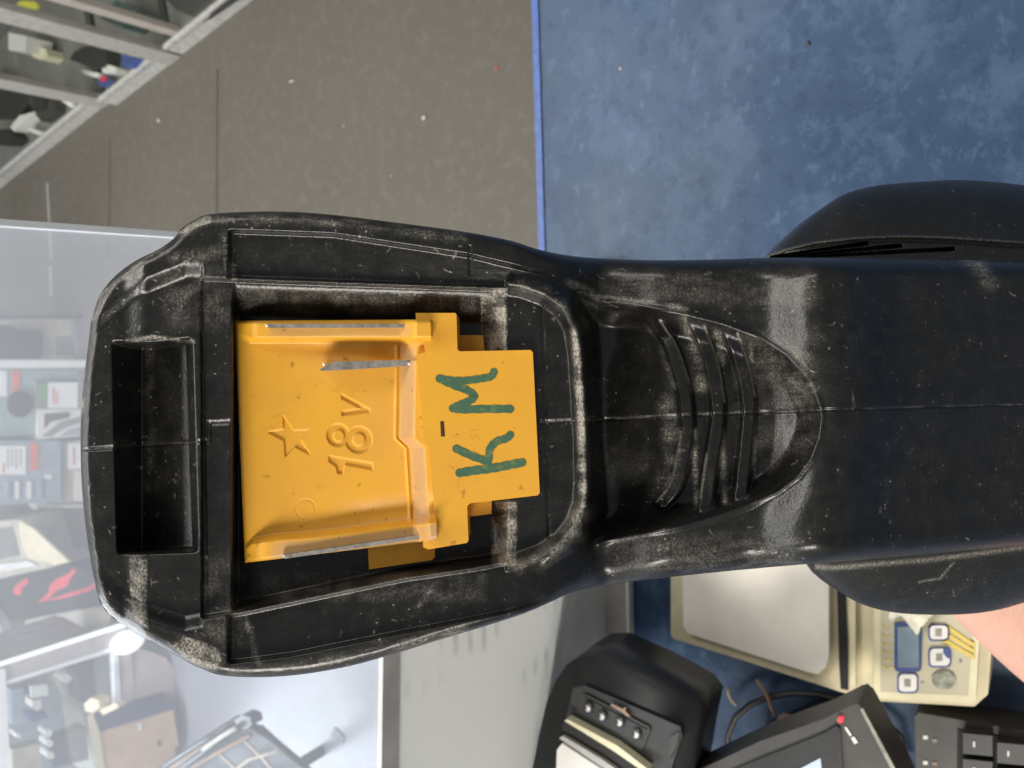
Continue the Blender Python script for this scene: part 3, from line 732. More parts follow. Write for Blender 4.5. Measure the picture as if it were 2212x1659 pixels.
for k_ in range(4): vslab('print_line', rect(16 + 9 * k_, 970, 19 + 9 * k_, 1012 - 6 * (k_ % 2)), YB + 0.0165, 0.0006, MIDGREY, o)
for a in (14, 34, 60, 84): vslab('rib', rect(a, 1040, a + 8, 1078), YB + 0.012, 0.007, WHITEPL if a in (34, 60) else BLUEGREY, o)
o = far('beige_box_with_label', [(134, 954), (186, 950), (190, 1082), (134, 1086)], 0.04, 0.2, BEIGE, 'narrow beige box with a white label beside the foot of the tool', 'box')
vslab('label_sheet', rect(146, 958, 190, 1013), YB + 0.037, 0.002, WHITE, o); vslab('print_line', rect(158, 966, 162, 1004), YB + 0.0362, 0.0006, ORNG, o)
vslab('edge_band', rect(160, 1018, 190, 1082), YB + 0.037, 0.002, WHITEPL, o)
o = tag(slab('white_clip', [(58, 1080), (66, 1078), (80, 1094), (78, 1101), (70, 1100), (60, 1088)], 0.04, 0.001, WHITE, None, 0.004), 'small white clip on the floor under the drill case', 'clip')
o = tag(slab('silver_bar', rect(96, 1090, 180, 1097), 0.03, 0.001, SILVER, None, 0.003), 'thin silver bar on the floor beside the white clip', 'bar')
# open carton
t = thing('open_carton', 'open cream carton on the floor at the left edge', 'carton', onz(40, 1180, 0))
slab('flap', [(40, 1123), (72, 1142), (150, 1214), (118, 1222), (60, 1206), (46, 1175)], 0.20, 0.19, CARDLT, t, 0.002)
slab('wall', [(-60, 1130), (38, 1122), (58, 1204), (118, 1224), (0, 1250), (-60, 1256)], 0.186, 0.002, BEIGE, t, 0.003)
slab('contents', [(-60, 1148), (26, 1138), (42, 1200), (-60, 1222)], 0.189, 0.187, SHELFGREY, t)
slab('packing', [(-60, 1224), (60, 1212), (80, 1222), (-60, 1244)], 0.193, 0.187, WHITEPL, t, 0.002)
# red and black pack
t = thing('red_black_pack', 'black pack with red swirl print below the open carton', 'pack', onz(110, 1290, 0))
slab('pack_body', [(-60, 1262), (0, 1250), (140, 1222), (176, 1226), (230, 1270), (215, 1308), (60, 1338), (-60, 1352)], 0.14, 0.002, MATTEBLK, t, 0.008)
slab('red_print', [(28, 1272), (36, 1262), (58, 1248), (62, 1256), (48, 1270), (44, 1286), (30, 1284)], 0.143, 0.1405, RED, t)
slab('red_print', [(80, 1304), (104, 1280), (108, 1262), (124, 1250), (150, 1238), (158, 1226), (164, 1234), (150, 1252), (146, 1266), (122, 1276), (104, 1294)], 0.143, 0.1405, RED, t)
slab('red_print', [(90, 1300), (140, 1284), (190, 1268), (218, 1250), (222, 1258), (192, 1278), (140, 1292)], 0.1425, 0.1405, RED, t)
o = tag(slab('beige_ledge', [(52, 1352), (58, 1334), (222, 1308), (240, 1330), (232, 1352), (70, 1392)], 0.12, 0.002, BEIGE, None, 0.004), 'beige ledge block in front of the red and black pack', 'block')
bm = bmesh.new(); bmesh.ops.create_cone(bm, segments=32, radius1=0.16, radius2=0.16, depth=0.05, cap_ends=True)
o = bm_obj('grey_tape_roll', bm, simple('grey_tape', (.36, .35, .34), .5), None, bev=0.006); o.location = onz(-4, 1386, 0.16)
tag(o, 'round grey tape roll at the left edge', 'tape roll')
bm = bmesh.new(); bmesh.ops.create_cone(bm, segments=24, radius1=0.05, radius2=0.05, depth=0.004, cap_ends=True)
c = bm_obj('core', bm, WHITEPL, o); c.location = (0, 0, 0.027); c.matrix_parent_inverse = Matrix()

# ------------------------------------------------------------------ white framed glass cabinet on the left
YL = 2.72
t = thing('white_framed_cabinet', 'white framed glass cabinet at the lower left with small goods inside', 'cabinet', onz(270, 1480, 0))
vslab('lit_strip', [(272, 1345), (-60, 1452), (-60, 1458), (276, 1352)], YL - .03, 0.012, LEDW, t)
vslab('post', [(274, 1353), (-60, 1460), (-60, 1492), (262, 1394)], YL - .017, 0.03, simple('warm_grey_profile', (.40, .37, .37), .45), t)
vslab('post_edge', [(246, 1398), (-60, 1494), (-60, 1502), (247, 1407)], YL - .02, 0.012, WHITE, t)
vslab('bottom_rail', [(245, 1404), (255, 1402), (266, 1580), (252, 1580)], YL - .022, 0.03, WHITE, t)
vslab('kick_rail', [(258, 1396), (284, 1394), (296, 1590), (268, 1590)], YL - .016, 0.03, PINKWOOD, t)
vslab('top_rail', [(-10, 1448), (12, 1446), (28, 1800), (4, 1800)], YL - .024, 0.03, WHITE, t)
vslab('kick_board', [(286, 1394), (358, 1420), (420, 1500), (430, 1640), (298, 1640)], YL - .01, 0.02, PINKWOOD, t)
vslab('glass_pane', [(14, 1486), (246, 1410), (256, 1700), (28, 1700)], YL - .004, 0.005, GLASS, t)
pa = ony(250, 1400, YL); pb = ony(262, 1750, YL); pc = ony(10, 1500, YL)
box('base_shelf', (pb[0], YL + 0.01, pa[2] - .02), (pa[0], YL + 0.5, pa[2]), SHELFGREY, t)
box('back_panel', (pb[0], YL + 0.51, pa[2]), (pa[0], YL + 0.53, pc[2] + .4), BLUEGREY, t)
box('side_panel', (pa[0], YL + 0.012, pa[2]), (pa[0] + .012, YL + 0.5, pc[2] + .4), MIDGREY, t)
bm = bmesh.new(); bmesh.ops.create_uvsphere(bm, u_segments=16, v_segments=12, radius=0.042)
for v in bm.verts: v.co.z *= 1.4
o = bm_obj('added_corner_glow', bm, LEDW, t, smooth=True); o.location = Vector(tuple(ony(276, 1386, YL - .05))) - t.location; o.matrix_parent_inverse = Matrix()  # glowing ball added for the bright spot at the post foot
zl = float(pa[2])
def lg(name, pts, dz, h, mat, label, cat, bev=0.004): return tag(slab(name, pts, zl + dz + h, zl + dz + .001, mat, None, bev), label, cat)
def lv(name, pts, mat, label, cat, th=0.06, dy=0.10, bev=0.006): return tag(vslab(name, pts, YL + dy, th, mat, None, bev), label, cat)
lv('red_white_pack', [(50, 1450), (56, 1440), (98, 1428), (102, 1440), (96, 1452), (60, 1466)], RED, 'red and white pack at the top of the white framed cabinet', 'pack')
lv('white_ball', [(178 + 8 * math.cos(a), 1414 + 9 * math.sin(a)) for a in [k * math.pi / 6 for k in range(12)]], WHITEPL, 'pinkish white ball near the top corner of the white framed cabinet', 'ball')
lv('white_trinket', [(132, 1462), (140, 1454), (152, 1458), (156, 1468), (144, 1476), (134, 1472)], WHITE, 'small white trinket in the middle of the white framed cabinet', 'knob')
lv('white_card', [(66, 1482), (102, 1478), (105, 1502), (68, 1508)], WHITE, 'white card with a dark mark in the white framed cabinet', 'card', 0.01)
lv('white_cup', [(70, 1514), (88, 1512), (90, 1530), (80, 1536), (70, 1530)], WHITEPL, 'small white cup below the white card in the framed cabinet', 'cup')
lv('dark_pair', [(62, 1546), (100, 1540), (104, 1550), (66, 1560)], NAVY, 'dark flat gadget lying below the white cup', 'gadget')
for k, (cx, cy) in enumerate([(105, 1584), (107, 1606), (109, 1632)]):
    lv('white_button', [(cx + 8 * math.cos(a), cy + 9 * math.sin(a)) for a in [j * math.pi / 5 for j in range(10)]], WHITE,
       ['uppermost of three white discs in a line in the framed cabinet', 'middle of three white discs in a line in the framed cabinet', 'lowest of three white discs in a line in the framed cabinet'][k], 'disc')['group'] = 'white discs in the framed cabinet'
lv('small_white_dot', [(40 + 5 * math.cos(a), 1590 + 6 * math.sin(a)) for a in [j * math.pi / 4 for j in range(8)]], WHITE, 'tiny white disc left of the row of three in the framed cabinet', 'disc')
lv('black_speaker', [(130, 1440), (236, 1410), (242, 1500), (175, 1520), (168, 1450)], MATTEBLK, 'large black box in the upper right of the white framed cabinet', 'box', 0.1, 0.2)
lv('grey_case', [(50, 1460), (120, 1440), (124, 1480), (54, 1500)], MIDGREY, 'grey case behind the red and white pack', 'case', 0.05, 0.22)
lv('blue_pack', [(24, 1490), (50, 1486), (52, 1560), (26, 1566)], simple('pale_blue_pack', (.30, .38, .46), .5), 'pale blue pack at the left in the white framed cabinet', 'pack', 0.05, 0.2)
lv('dark_blue_box', [(112, 1600), (186, 1570), (192, 1640), (116, 1660)], BLUECARD, 'dark blue box beside the three white discs', 'box', 0.06, 0.14)
lv('pale_pack', [(26, 1620), (90, 1606), (92, 1700), (30, 1700)], BEIGE, 'pale pack at the bottom left of the white framed cabinet', 'pack', 0.05, 0.16)

# cardboard box in front of the cabinet
t = thing('cardboard_box', 'brown cardboard box with a dark blue side by the white framed cabinet', 'box', onz(290, 1600, 0.0))
yb = 2.62
vslab('front', [(215, 1582), (374, 1533), (386, 1610), (230, 1690)], yb, 0.012, CARD, t)
f1 = ony(215, 1582, yb); f2 = ony(374, 1533, yb)
def tobk(p, x, y): return onplane(x, y, p, np.array([1.0, 0, 0]))
bm = prism_bm([f1, f2, onz(345, 1496, f2[2]), onz(196, 1546, f1[2])], [f1 - UP * .01, f2 - UP * .01, onz(345, 1496, f2[2]) - UP * .01, onz(196, 1546, f1[2]) - UP * .01])
bm_obj('blue_side', bm, BLUECARD, t)
bm = prism_bm([ony(188, 1546, yb - .004), ony(200, 1540, yb - .004), ony(216, 1582, yb - .004), ony(230, 1690, yb - .004), ony(212, 1690, yb - .004)], [ony(x, y, yb + .085) for x, y in [(188, 1546), (200, 1540), (216, 1582), (230, 1690), (212, 1690)]])
bm_obj('pale_edge', bm, CARDLT, t)
vslab('white_spot', rect(298, 1562, 306, 1578), yb - .002, 0.0015, WHITEPL, t)
vslab('hand_hole', rect(341, 1600, 348, 1612), yb - .002, 0.0015, RUBBER, t)
box('box_core', (float(min(f1[0], f2[0])) - .35, yb + .013, float(min(f1[2], f2[2]))), (float(min(f1[0], f2[0])) - .02, yb + .085, float(max(f1[2], f2[2])) - .02), CARD, t)
o = tag(slab('cream_ornament', [(182, 1520), (195, 1508), (212, 1512), (216, 1528), (200, 1540), (184, 1536)], float(f1[2]) + .03, float(f1[2]) - .005, CARDLT, None, 0.008), 'cream ball shaped item on the cardboard box corner', 'ornament')
o = tag(slab('cream_stick', [(215, 1533), (250, 1518), (256, 1528), (222, 1545)], float(f1[2]) + .02, float(f1[2]) - .004, CARDLT, None, 0.004), 'cream stick lying on the blue side of the cardboard box', 'stick')

# black folding rack
zr = 0.46
t = thing('black_rack', 'black wire rack with slanting bars at the bottom left', 'rack', onz(520, 1620, 0))
def bar(name, pts, z, r, m_): return tube_mesh(name, [onz(x, y, z) for x, y in pts], r, m_, t)
slab('panel', [(520, 1566), (560, 1570), (680, 1680), (700, 1760), (350, 1760), (344, 1690)], zr - .06, zr - .07, simple('dark_slate_panel', (.022, .025, .032), .5), t)
bar('bar', [(310, 1690), (370, 1645), (440, 1600), (515, 1552)], zr, 0.008, MATTEBLK)
bar('bar', [(340, 1700), (400, 1654), (460, 1610), (522, 1566)], zr, 0.008, MATTEBLK)
bar('wooden_bar', [(330, 1686), (390, 1645), (450, 1604), (505, 1566)], zr - .01, 0.005, TAN)
bar('wooden_bar', [(360, 1706), (420, 1655), (480, 1620), (540, 1588)], zr - .02, 0.005, TAN)
bar('silver_bar', [(440, 1618), (480, 1590), (510, 1572)], zr + .02, 0.007, SILVER)
bar('bar', [(520, 1552), (590, 1600), (660, 1660), (700, 1710)], zr, 0.009, MATTEBLK)
slab('bracket', [(506, 1556), (522, 1544), (540, 1550), (544, 1566), (528, 1576), (512, 1570)], zr + .01, zr - .02, MATTEBLK, t, 0.006)
for pts in ([(470, 1690), (540, 1640), (600, 1622)], [(420, 1680), (520, 1690), (610, 1680)], [(520, 1590), (570, 1640), (620, 1700)], [(470, 1624), (520, 1670), (560, 1720)]):
    bar('wire', pts, zr - .03, 0.004, BEIGE)
for (x, y) in ((420, 1790), (640, 1800)):
    q = onz(x, y, zr - .02); box('leg', (q[0] - .012, q[1] - .012, 0.013), (q[0] + .012, q[1] + .012, zr - .021), MATTEBLK, t)

# ------------------------------------------------------------------ THE TOOL
tool = thing('cordless_tool', 'worn black cordless power tool with its yellow battery terminal block facing up', 'power tool', P(1200, 900, 0.16))
NU, NV = 960, 500
top = curve_pts([(192, 735), (198, 690), (215, 640), (245, 600), (290, 565), (345, 537), (376, 514), (392, 494), (418, 476), (452, 463), (520, 458), (620, 457), (720, 464), (850, 480),
                 (1000, 500), (1100, 519), (1165, 539), (1230, 552), (1300, 558), (1420, 562), (1560, 560), (1650, 557), (1800, 557), (2000, 560), (2212, 566), (2420, 572)], 16)
bot = curve_pts([(196, 1212), (203, 1250), (216, 1300), (240, 1331), (268, 1351), (300, 1372), (340, 1393), (372, 1411), (405, 1430), (432, 1443), (480, 1459), (560, 1463), (650, 1457), (750, 1440), (850, 1413), (950, 1382),
                 (1050, 1352), (1130, 1326), (1190, 1300), (1235, 1280), (1300, 1265), (1400, 1252), (1500, 1241), (1600, 1231), (1750, 1218), (2000, 1198), (2212, 1178), (2420, 1158)], 16)
tp, bt = resample(top, NU), resample(bot, NU)
v = np.linspace(0, 1, NV)
v = 0.5 - 0.5 * np.cos(np.pi * v) * (0.85) - 0.075 * (1 - 2 * v)
v = (v - v[0]) / (v[-1] - v[0])
X = tp[:, :1] * (1 - v) + bt[:, :1] * v; Y = tp[:, 1:] * (1 - v) + bt[:, 1:] * v
u = np.linspace(0, 1, NU)[:, None]
X = X - 20 * np.exp(-u / 0.02) * 4 * v * (1 - v)
MMPX = 0.0845
# distance to outline
edge = np.minimum(polydist(X[:, :], Y[:, :], tp[::10].tolist()), polydist(X, Y, bt[::10].tolist()))
left_edge = np.c_[X[0, ::20], Y[0, ::20]].tolist()
edgeL = polydist(X, Y, left_edge)
edge = np.minimum(edge, edgeL)

H = np.zeros_like(X)                                   # mm below the rim
foot = 1 - S(1180, 1230, X)
a_ = L(X, (380, 494), (480, 492), (720, 501), (850, 521), (1010, 545), (1180, 585))
b_ = L(X, (400, 598), (500, 601), (1090, 622), (1200, 640))
c_ = L(X, (400, 1345), (528, 1323), (870, 1251), (1028, 1228), (1200, 1195))
d_ = L(X, (400, 1425), (489, 1439), (629, 1421), (861, 1374), (1093, 1329), (1200, 1300))
xin = S(488, 502, X)
# side channels
ch = (S(0, 13, Y - a_) * (1 - S(-4, 3, Y - b_)) + S(0, 13, d_ - Y) * (1 - S(-4, 3, c_ - Y))) * xin * (1 - S(1160, 1240, X))
H += ch * (1.3 + 1.6 * np.clip(np.where(Y < 900, (Y - a_) / (b_ - a_), (d_ - Y) / (d_ - c_)), 0, 1))
H += -0.1 * ((np.abs(Y - b_) < 5) | (np.abs(Y - c_) < 5)) * xin * foot * (X < 1110)
# tray
inn = S(0, 7, Y - b_) * S(0, 7, c_ - Y)
depth_tray = 3.2 + 6.8 * np.minimum(S(8, 84, Y - b_), S(2, 26, c_ - Y))
xl = S(434, 440, X) * 0.07 + S(500, 512, X) * 0.93
xr = 1 - S(1040, 1094, X + (Y - 690) * -0.05)
H = np.where((X > 430) & (X < 1180), H * (1 - inn) + inn * (depth_tray * xl * xr + 3.0 * (1 - xl * xr)), H)
# left part of the foot: sunken front band, latch slot
front = (X < 520)
inL = S(0, 46, Y - L(X, (180, 700), (300, 600), (400, 560), (520, 560))) * S(0, 46, L(X, (180, 1240), (300, 1340), (400, 1370), (520, 1350)) - Y)
H = np.where(X < 436, inL * 2.4 * S(250, 330, X) + 0.8 * inL * (1 - S(250, 330, X)) + 2.2 * (1 - S(262, 318, X)), H)
slot_t = 733 + 6 * np.sin(X / 40); slot_b = 1199 - (X - 260) * 0.03
sl = S(0, 14, Y - slot_t) * S(0, 14, slot_b - Y) * S(245, 251, X + (Y - 960) * -0.03) * (1 - S(410, 424, X + (Y - 960) * -0.03))
H = H * (1 - sl) + sl * L(X, (245, 3.5), (306, 11.5), (330, 10.8), (415, 6.0))
# end of foot: D shaped rim
Dpts = [(1090, 606), (1130, 612), (1180, 630), (1222, 660), (1246, 705), (1256, 760), (1262, 850), (1268, 950), (1270, 1040), (1266, 1090), (1250, 1135), (1220, 1175), (1175, 1205), (1100, 1232)]
Dpoly = Dpts + [(1000, 1240), (1000, 600)]
sd = sdist(X, Y, Dpoly)
land = (X > 1094) & (sd < 0)
H = np.where(land, 3.2 * S(0, 30, -sd - 4), H)
lineflat = (np.abs(X - (1178 + (Y - 900) * 0.03)) < 2) & (sd < -30) & (X > 1100)
H += 0.35 * lineflat
# handle: shoulders and waist
out = (X > 1094) & (sd >= 0)
rng = np.random.default_rng(3)
warp = 12 * np.sin(Y / 61.0 + X / 150.0) + 8 * np.sin(Y / 27.0) * 0.4 - 22 * ((Y - 900) / 330) ** 2 * (X > 1500)
hx = smooth1(X - warp * S(1280, 1330, X), (1080, 2.0), (1200, 4.5), (1260, 7.5), (1285, 12.6), (1312, 12.4), (1424, 5.4), (1460, 5.1), (1500, 5.0), (1655, 4.9), (1768, -2.6), (1800, -3.2), (1850, -1.4), (1950, 6.0), (2212, 18.0), (2450, 28.0))
ho = 0.0 * X
wout = S(0, 26, sd) * S(1100, 1240, X)
H = np.where(out, H * (1 - wout) + hx * wout, H)
# thumb scoop with ribs
bul = [(1236, 622), (1300, 650), (1390, 662), (1480, 678), (1560, 698), (1640, 728), (1700, 768), (1748, 818), (1770, 870), (1776, 900), (1770, 945), (1752, 992), (1722, 1032), (1680, 1064), (1620, 1092), (1550, 1116),
       (1480, 1136), (1400, 1152), (1320, 1166), (1262, 1186)]
sb = sdist(X, Y, bul)
inb = (sb < 0) & (sd > 0)
scoop = 5.0 * S(0, 56, -sb)
ribs = np.zeros_like(X)
riblines = [[(1392, 668), (1420, 705), (1449, 753), (1477, 841), (1484, 910), (1481, 957), (1463, 1040), (1432, 1084)],
            [(1500, 690), (1532, 771), (1546, 841), (1551, 897), (1540, 980), (1523, 1095)],
            [(1574, 710), (1597, 771), (1611, 827), (1618, 887), (1612, 960), (1600, 1070)]]
for rl in riblines:
    d = polydist(X, Y, curve_pts(rl, 6).tolist()); ribs = np.maximum(ribs, 1 - S(13, 18, d))
sawt = np.zeros_like(X)
Hs = hx + scoop - 3.0 * ribs * S(14, 50, -sb) + 1.6 * (1 - S(1400, 1470, X)) * S(10, 60, -sb)
tipz = S(0, 60, X - 1640) * S(0, 40, -sb)
Hs -= 1.2 * tipz
H = np.where(inb, Hs * S(0, 12, sd) + H * (1 - S(0, 12, sd)), H)
ridge = np.exp(-(sb / 6.0) ** 2) * (sd > 20) * (X > 1290)
H -= 0.5 * ridge
# rounded outer edges
rr = np.where(X < 1150, 20.0, L(X, (1150, 22), (1320, 46), (1700, 46), (1800, 40)))
q = np.clip(1 - edge / rr, 0, 1); drop = L(X, (0, 2.6), (1150, 3.0), (1350, 6.5), (2212, 7.5))
H += drop * (1 - np.sqrt(1 - q * q * 0.98))
# mould seam
seamA = polydist(X, Y, [(1166, 912), (1262, 908), (1440, 900), (1618, 892), (1775, 886), (2000, 879), (2420, 868)])
seamB = polydist(X, Y, [(160, 972), (247, 967), (330, 960), (424, 955), (452, 953), (452, 914), (512, 911)])
H += 0.45 * (1 - S(0.8, 3.2, seamA)) * (X > 1166) + 0.5 * (1 - S(1.2, 4.5, seamB)) * (X < 512)
H += 0.4 * (1 - S(1, 3, np.abs(X - (438 + (Y - 900) * 0.02)))) * (Y > 640) * (Y < 1300) * (1 - S(1, 60, np.maximum(0, -Y)))
H += 0.35 * (1 - S(1, 3, np.abs(X - 1016))) * ((Y < 595) & (Y > 530))
H += 0.35 * (1 - S(1, 3, np.abs(X - (1262 - 234 * (Y - 1240) / 60)))) * 0
# worn nicks
rng = np.random.default_rng(3)
def fuzz(r): return blur(rng.standard_normal(H.shape), r) * r * 2
H += 0.006 * fuzz(2) + 0.010 * fuzz(8)
lipn = np.exp(-((edge - 6) / 9) ** 2) * foot
H += 0.05 * lipn * np.clip(fuzz(4), -0.5, 2)
lowf = blur(blur(blur(fuzz(30), 24), 24), 24); lowf /= lowf.std()
H += 0.30 * lowf * (X > 1290) * S(10, 60, edge)
H = blur(H, 1)

# dust map: grime on the tool, plus glossy highlight painted in as pale tone
dust_sheen = np.full(X.shape, 0.010)
def dl(pts, w, s):
    global dust_sheen
    d = polydist(X, Y, pts); dust_sheen = np.maximum(dust_sheen, (0.72 if w >= 12 else 1.0) * s * np.exp(-(d / w) ** 2))
def dr(x0, y0, x1, y1, s, soft=10):
    global dust_sheen
    m = S(0, soft, X - x0) * S(0, soft, x1 - X) * S(0, soft, Y - y0) * S(0, soft, y1 - Y); dust_sheen = np.maximum(dust_sheen, s * m)
dr(500, 606, 1045, 690, 0.13, 25); dr(510, 1225, 1060, 1310, 0.10, 20)
dr(1034, 618, 1098, 762, 0.75, 8); dr(1058, 1080, 1120, 1226, 0.75, 8)
dl([(1243, 715), (1250, 800), (1255, 900), (1258, 1000), (1260, 1090)], 8, 1.0)
dl([(1258, 1100), (1235, 1150), (1190, 1190), (1130, 1222)], 20, 0.45)
dl([(1120, 612), (1190, 634), (1236, 680)], 12, 0.25)
dl([(400, 492), (450, 474), (600, 470), (750, 480), (900, 500), (1000, 514)], 11, 0.20); dl([(392, 494), (440, 472)], 15, 0.4)
dl([(500, 1452), (640, 1442), (860, 1398), (1000, 1360)], 10, 0.22); dl([(388, 1400), (455, 1432)], 24, 0.35)
dl([(340, 545), (400, 560), (470, 540)], 14, 0.35); dl([(484, 500), (492, 560), (505, 600)], 7, 0.5)
dl([(276, 736), (330, 728), (418, 738)], 4, 0.6); dl([(320, 760), (325, 1000)], 12, 0.12); dl([(300, 1210), (300, 1330)], 14, 0.2)  # last stroke paints the glossy highlight of the lower left corner
dl([(200, 690), (220, 640), (260, 598), (330, 552)], 5, 0.5); dl([(178, 900), (182, 760)], 4, 0.4); dl([(215, 1290), (250, 1335), (320, 1378)], 5, 0.35)
dl([(1230, 610), (1290, 640), (1400, 655), (1480, 668)], 8, 0.45)
for pts, w, s in [([(1402, 690), (1432, 748), (1462, 830)], 9, .40), ([(1482, 690), (1498, 760), (1514, 835)], 12, .55), ([(1548, 722), (1556, 780)], 11, .45), ([(1622, 745), (1628, 880)], 5, .4),
                  ([(1474, 930), (1462, 1010), (1430, 1075)], 9, .6), ([(1440, 870), (1448, 1000), (1415, 1060)], 16, .28), ([(1500, 930), (1504, 1090)], 5, .5), ([(1558, 930), (1566, 1085)], 6, .5), ([(1625, 900), (1630, 1030)], 5, .5),
                  ([(1530, 980), (1538, 1095)], 5, .35), ([(1650, 1010), (1700, 960)], 16, .25), ([(1690, 790), (1752, 880)], 14, .35), ([(1720, 840), (1740, 890)], 22, .3),
                  ([(2092, 560), (2118, 580), (2138, 608)], 16, .55), ([(1700, 720), (1760, 840)], 10, .22), ([(530, 1330), (560, 1440)], 7, .25), ([(905, 1310), (940, 1260)], 9, .25)]:
    dl(pts, w, s)
dr(1280, 565, 1780, 680, 0.10, 40); dr(1560, 690, 1790, 1010, 0.10, 60); dr(320, 560, 520, 730, 0.14, 50); dr(420, 1180, 560, 1420, 0.12, 50); dr(1290, 1130, 1760, 1260, 0.10, 50)
for pl, sv in (([(384, 503), (410, 484), (440, 466), (456, 466), (456, 481), (420, 492), (396, 506)], .8), ([(372, 1396), (398, 1374), (440, 1386), (474, 1402), (478, 1424), (466, 1448), (430, 1442), (398, 1424)], .55),
               ([(278, 1206), (318, 1208), (318, 1300), (320, 1360), (290, 1340), (280, 1270)], .42), ([(470, 500), (492, 510), (500, 560), (508, 602), (486, 596), (480, 540)], .35)):  # first outline is the glossy corner highlight, painted as pale tone
    dust_sheen = np.maximum(dust_sheen, sv * (1 - S(-3, 2, sdist(X, Y, pl))))
dust_sheen += 0.22 * (1 - S(0.3, 2.4, seamA)) * (X > 1166) * np.clip(fuzz(5) * .6 + .8, 0, 1.5) + 0.12 * (1 - S(0.3, 2.4, seamB)) * (X < 512)
wear = np.clip((blur(H, 5) - H) / 0.9, 0, 1); dust_sheen = np.clip(dust_sheen * (1 - 0.92 * ribs * inb) + 0.015 * wear * (edge > 10) * (1 - inb), 0, 1)
dust_sheen *= np.clip(0.85 + 0.45 * fuzz(6), 0.2, 1.6)
for rl, y0, y1 in ((riblines[0], 690, 830), (riblines[1], 700, 870), (riblines[2], 716, 860), (riblines[0], 930, 1084), (riblines[1], 980, 1090)):
    off = 15 if y1 < 900 else -14
    q_ = [(px + off, py) for px, py in curve_pts(rl, 6) if y0 <= py <= y1]
    if len(q_) > 1: dl(q_, 2.2, 0.7)
rs_ = random.Random(11)
zones = [((190, 560, 500, 720), 26), ((180, 1200, 480, 1440), 20), ((1180, 570, 1780, 690), 34), ((1290, 1130, 1780, 1240), 30), ((500, 500, 1000, 590), 14), ((500, 1330, 1000, 1440), 14),
         ((1780, 600, 2210, 1170), 18), ((180, 740, 250, 1200), 14), ((300, 760, 430, 1190), 12), ((1090, 620, 1240, 1200), 14), ((1640, 740, 1760, 1020), 14)]
for (x0, y0, x1, y1), cnt in zones:
    for k in range(cnt):
        cx, cy = rs_.uniform(x0, x1), rs_.uniform(y0, y1); a = rs_.gauss(0.5, 0.9); ln = rs_.choice((1.5, 2, 3, 3, 4, 6, 9)); bnd = rs_.uniform(-.3, .3)
        dl([(cx, cy), (cx + ln * math.cos(a), cy + ln * math.sin(a)), (cx + ln * 1.8 * math.cos(a + bnd), cy + ln * 1.8 * math.sin(a + bnd))], rs_.uniform(0.9, 1.6), rs_.uniform(0.12, 0.6))
dust_sheen = np.clip(dust_sheen, 0, 1)

D = 135.0 + H
surface('housing', X, Y, D, BLACK, tool, dust_sheen, back=[(2, 1.0), (10, 0.97), (26, 0.90), (30, 0.6)])

# rear shell that bulges out on both sides of the handle
nu2, nv2 = 320, 520
tp2 = resample(curve_pts([(1636, 560), (1660, 552), (1690, 522), (1740, 477), (1790, 441), (1830, 417), (1900, 400), (2000, 392), (2080, 389), (2212, 400), (2440, 440)], 12), nu2)
bt2 = resample(curve_pts([(1650, 1224), (1738, 1216), (1770, 1246), (1800, 1270), (1850, 1300), (1900, 1317), (1960, 1326), (2050, 1328), (2130, 1322), (2212, 1302), (2440, 1230)], 12), nu2)
v2 = np.linspace(0, 1, nv2)
X2 = tp2[:, :1] * (1 - v2) + bt2[:, :1] * v2; Y2 = tp2[:, 1:] * (1 - v2) + bt2[:, 1:] * v2
w2 = 2 * v2[None, :] - 1 + 0 * X2
D2 = 162 + 26 * (1 - np.sqrt(np.clip(1 - 0.985 * w2 * w2, 0, 1))) + L(X2, (1640, 0), (2450, 10))
e2 = np.minimum(polydist(X2, Y2, tp2[::6].tolist()), polydist(X2, Y2, bt2[::6].tolist()))
rim_t = [(1640, 560), (1700, 541), (1760, 527), (1850, 517), (1950, 513), (2050, 516), (2212, 527), (2450, 545)]
rim_b = [(1740, 1217), (1800, 1221), (1900, 1212), (2000, 1204), (2100, 1192), (2212, 1176)]
D2 += 1.2 * (S(-3, 3, Y2 - L(X2, *rim_t)) * (Y2 < 800)) - 0.6 * np.exp(-((Y2 - L(X2, *rim_t)) / 4) ** 2)
for k, (x0, y0, x1, y1) in enumerate([(1664, 555, 1872, 526), (1680, 556, 1945, 531), (1700, 557, 2060, 538)]):
    d = polydist(X2, Y2, [(x0, y0), (x1, y1)]); tt = np.clip((X2 - x0) / (x1 - x0), 0, 1)
    D2 += 4.0 * (1 - S(1.2 + 1.2 * tt, 2.2 + 2.2 * tt, d)) * (X2 > x0)
D2 += 0.008 * blur(rng.standard_normal(D2.shape), 2) * 4
du2 = 0.03 + 0.45 * np.exp(-((Y2 - L(X2, *rim_t)) / 4) ** 2) * (X2 < 2400) + 0.4 * np.exp(-((Y2 - L(X2, *rim_b) - 6) / 5) ** 2) * (X2 > 1760)
d = polydist(X2, Y2, [(2060, 1215), (2030, 1250), (1995, 1255), (1985, 1258)]); du2 = np.maximum(du2, 0.35 * np.exp(-(d / 2.5) ** 2))
surface('rear_shell', X2, Y2, D2, BLACK, tool, du2, back=[(4, 1.0), (18, 0.95), (30, 0.8), (36, 0.4)])

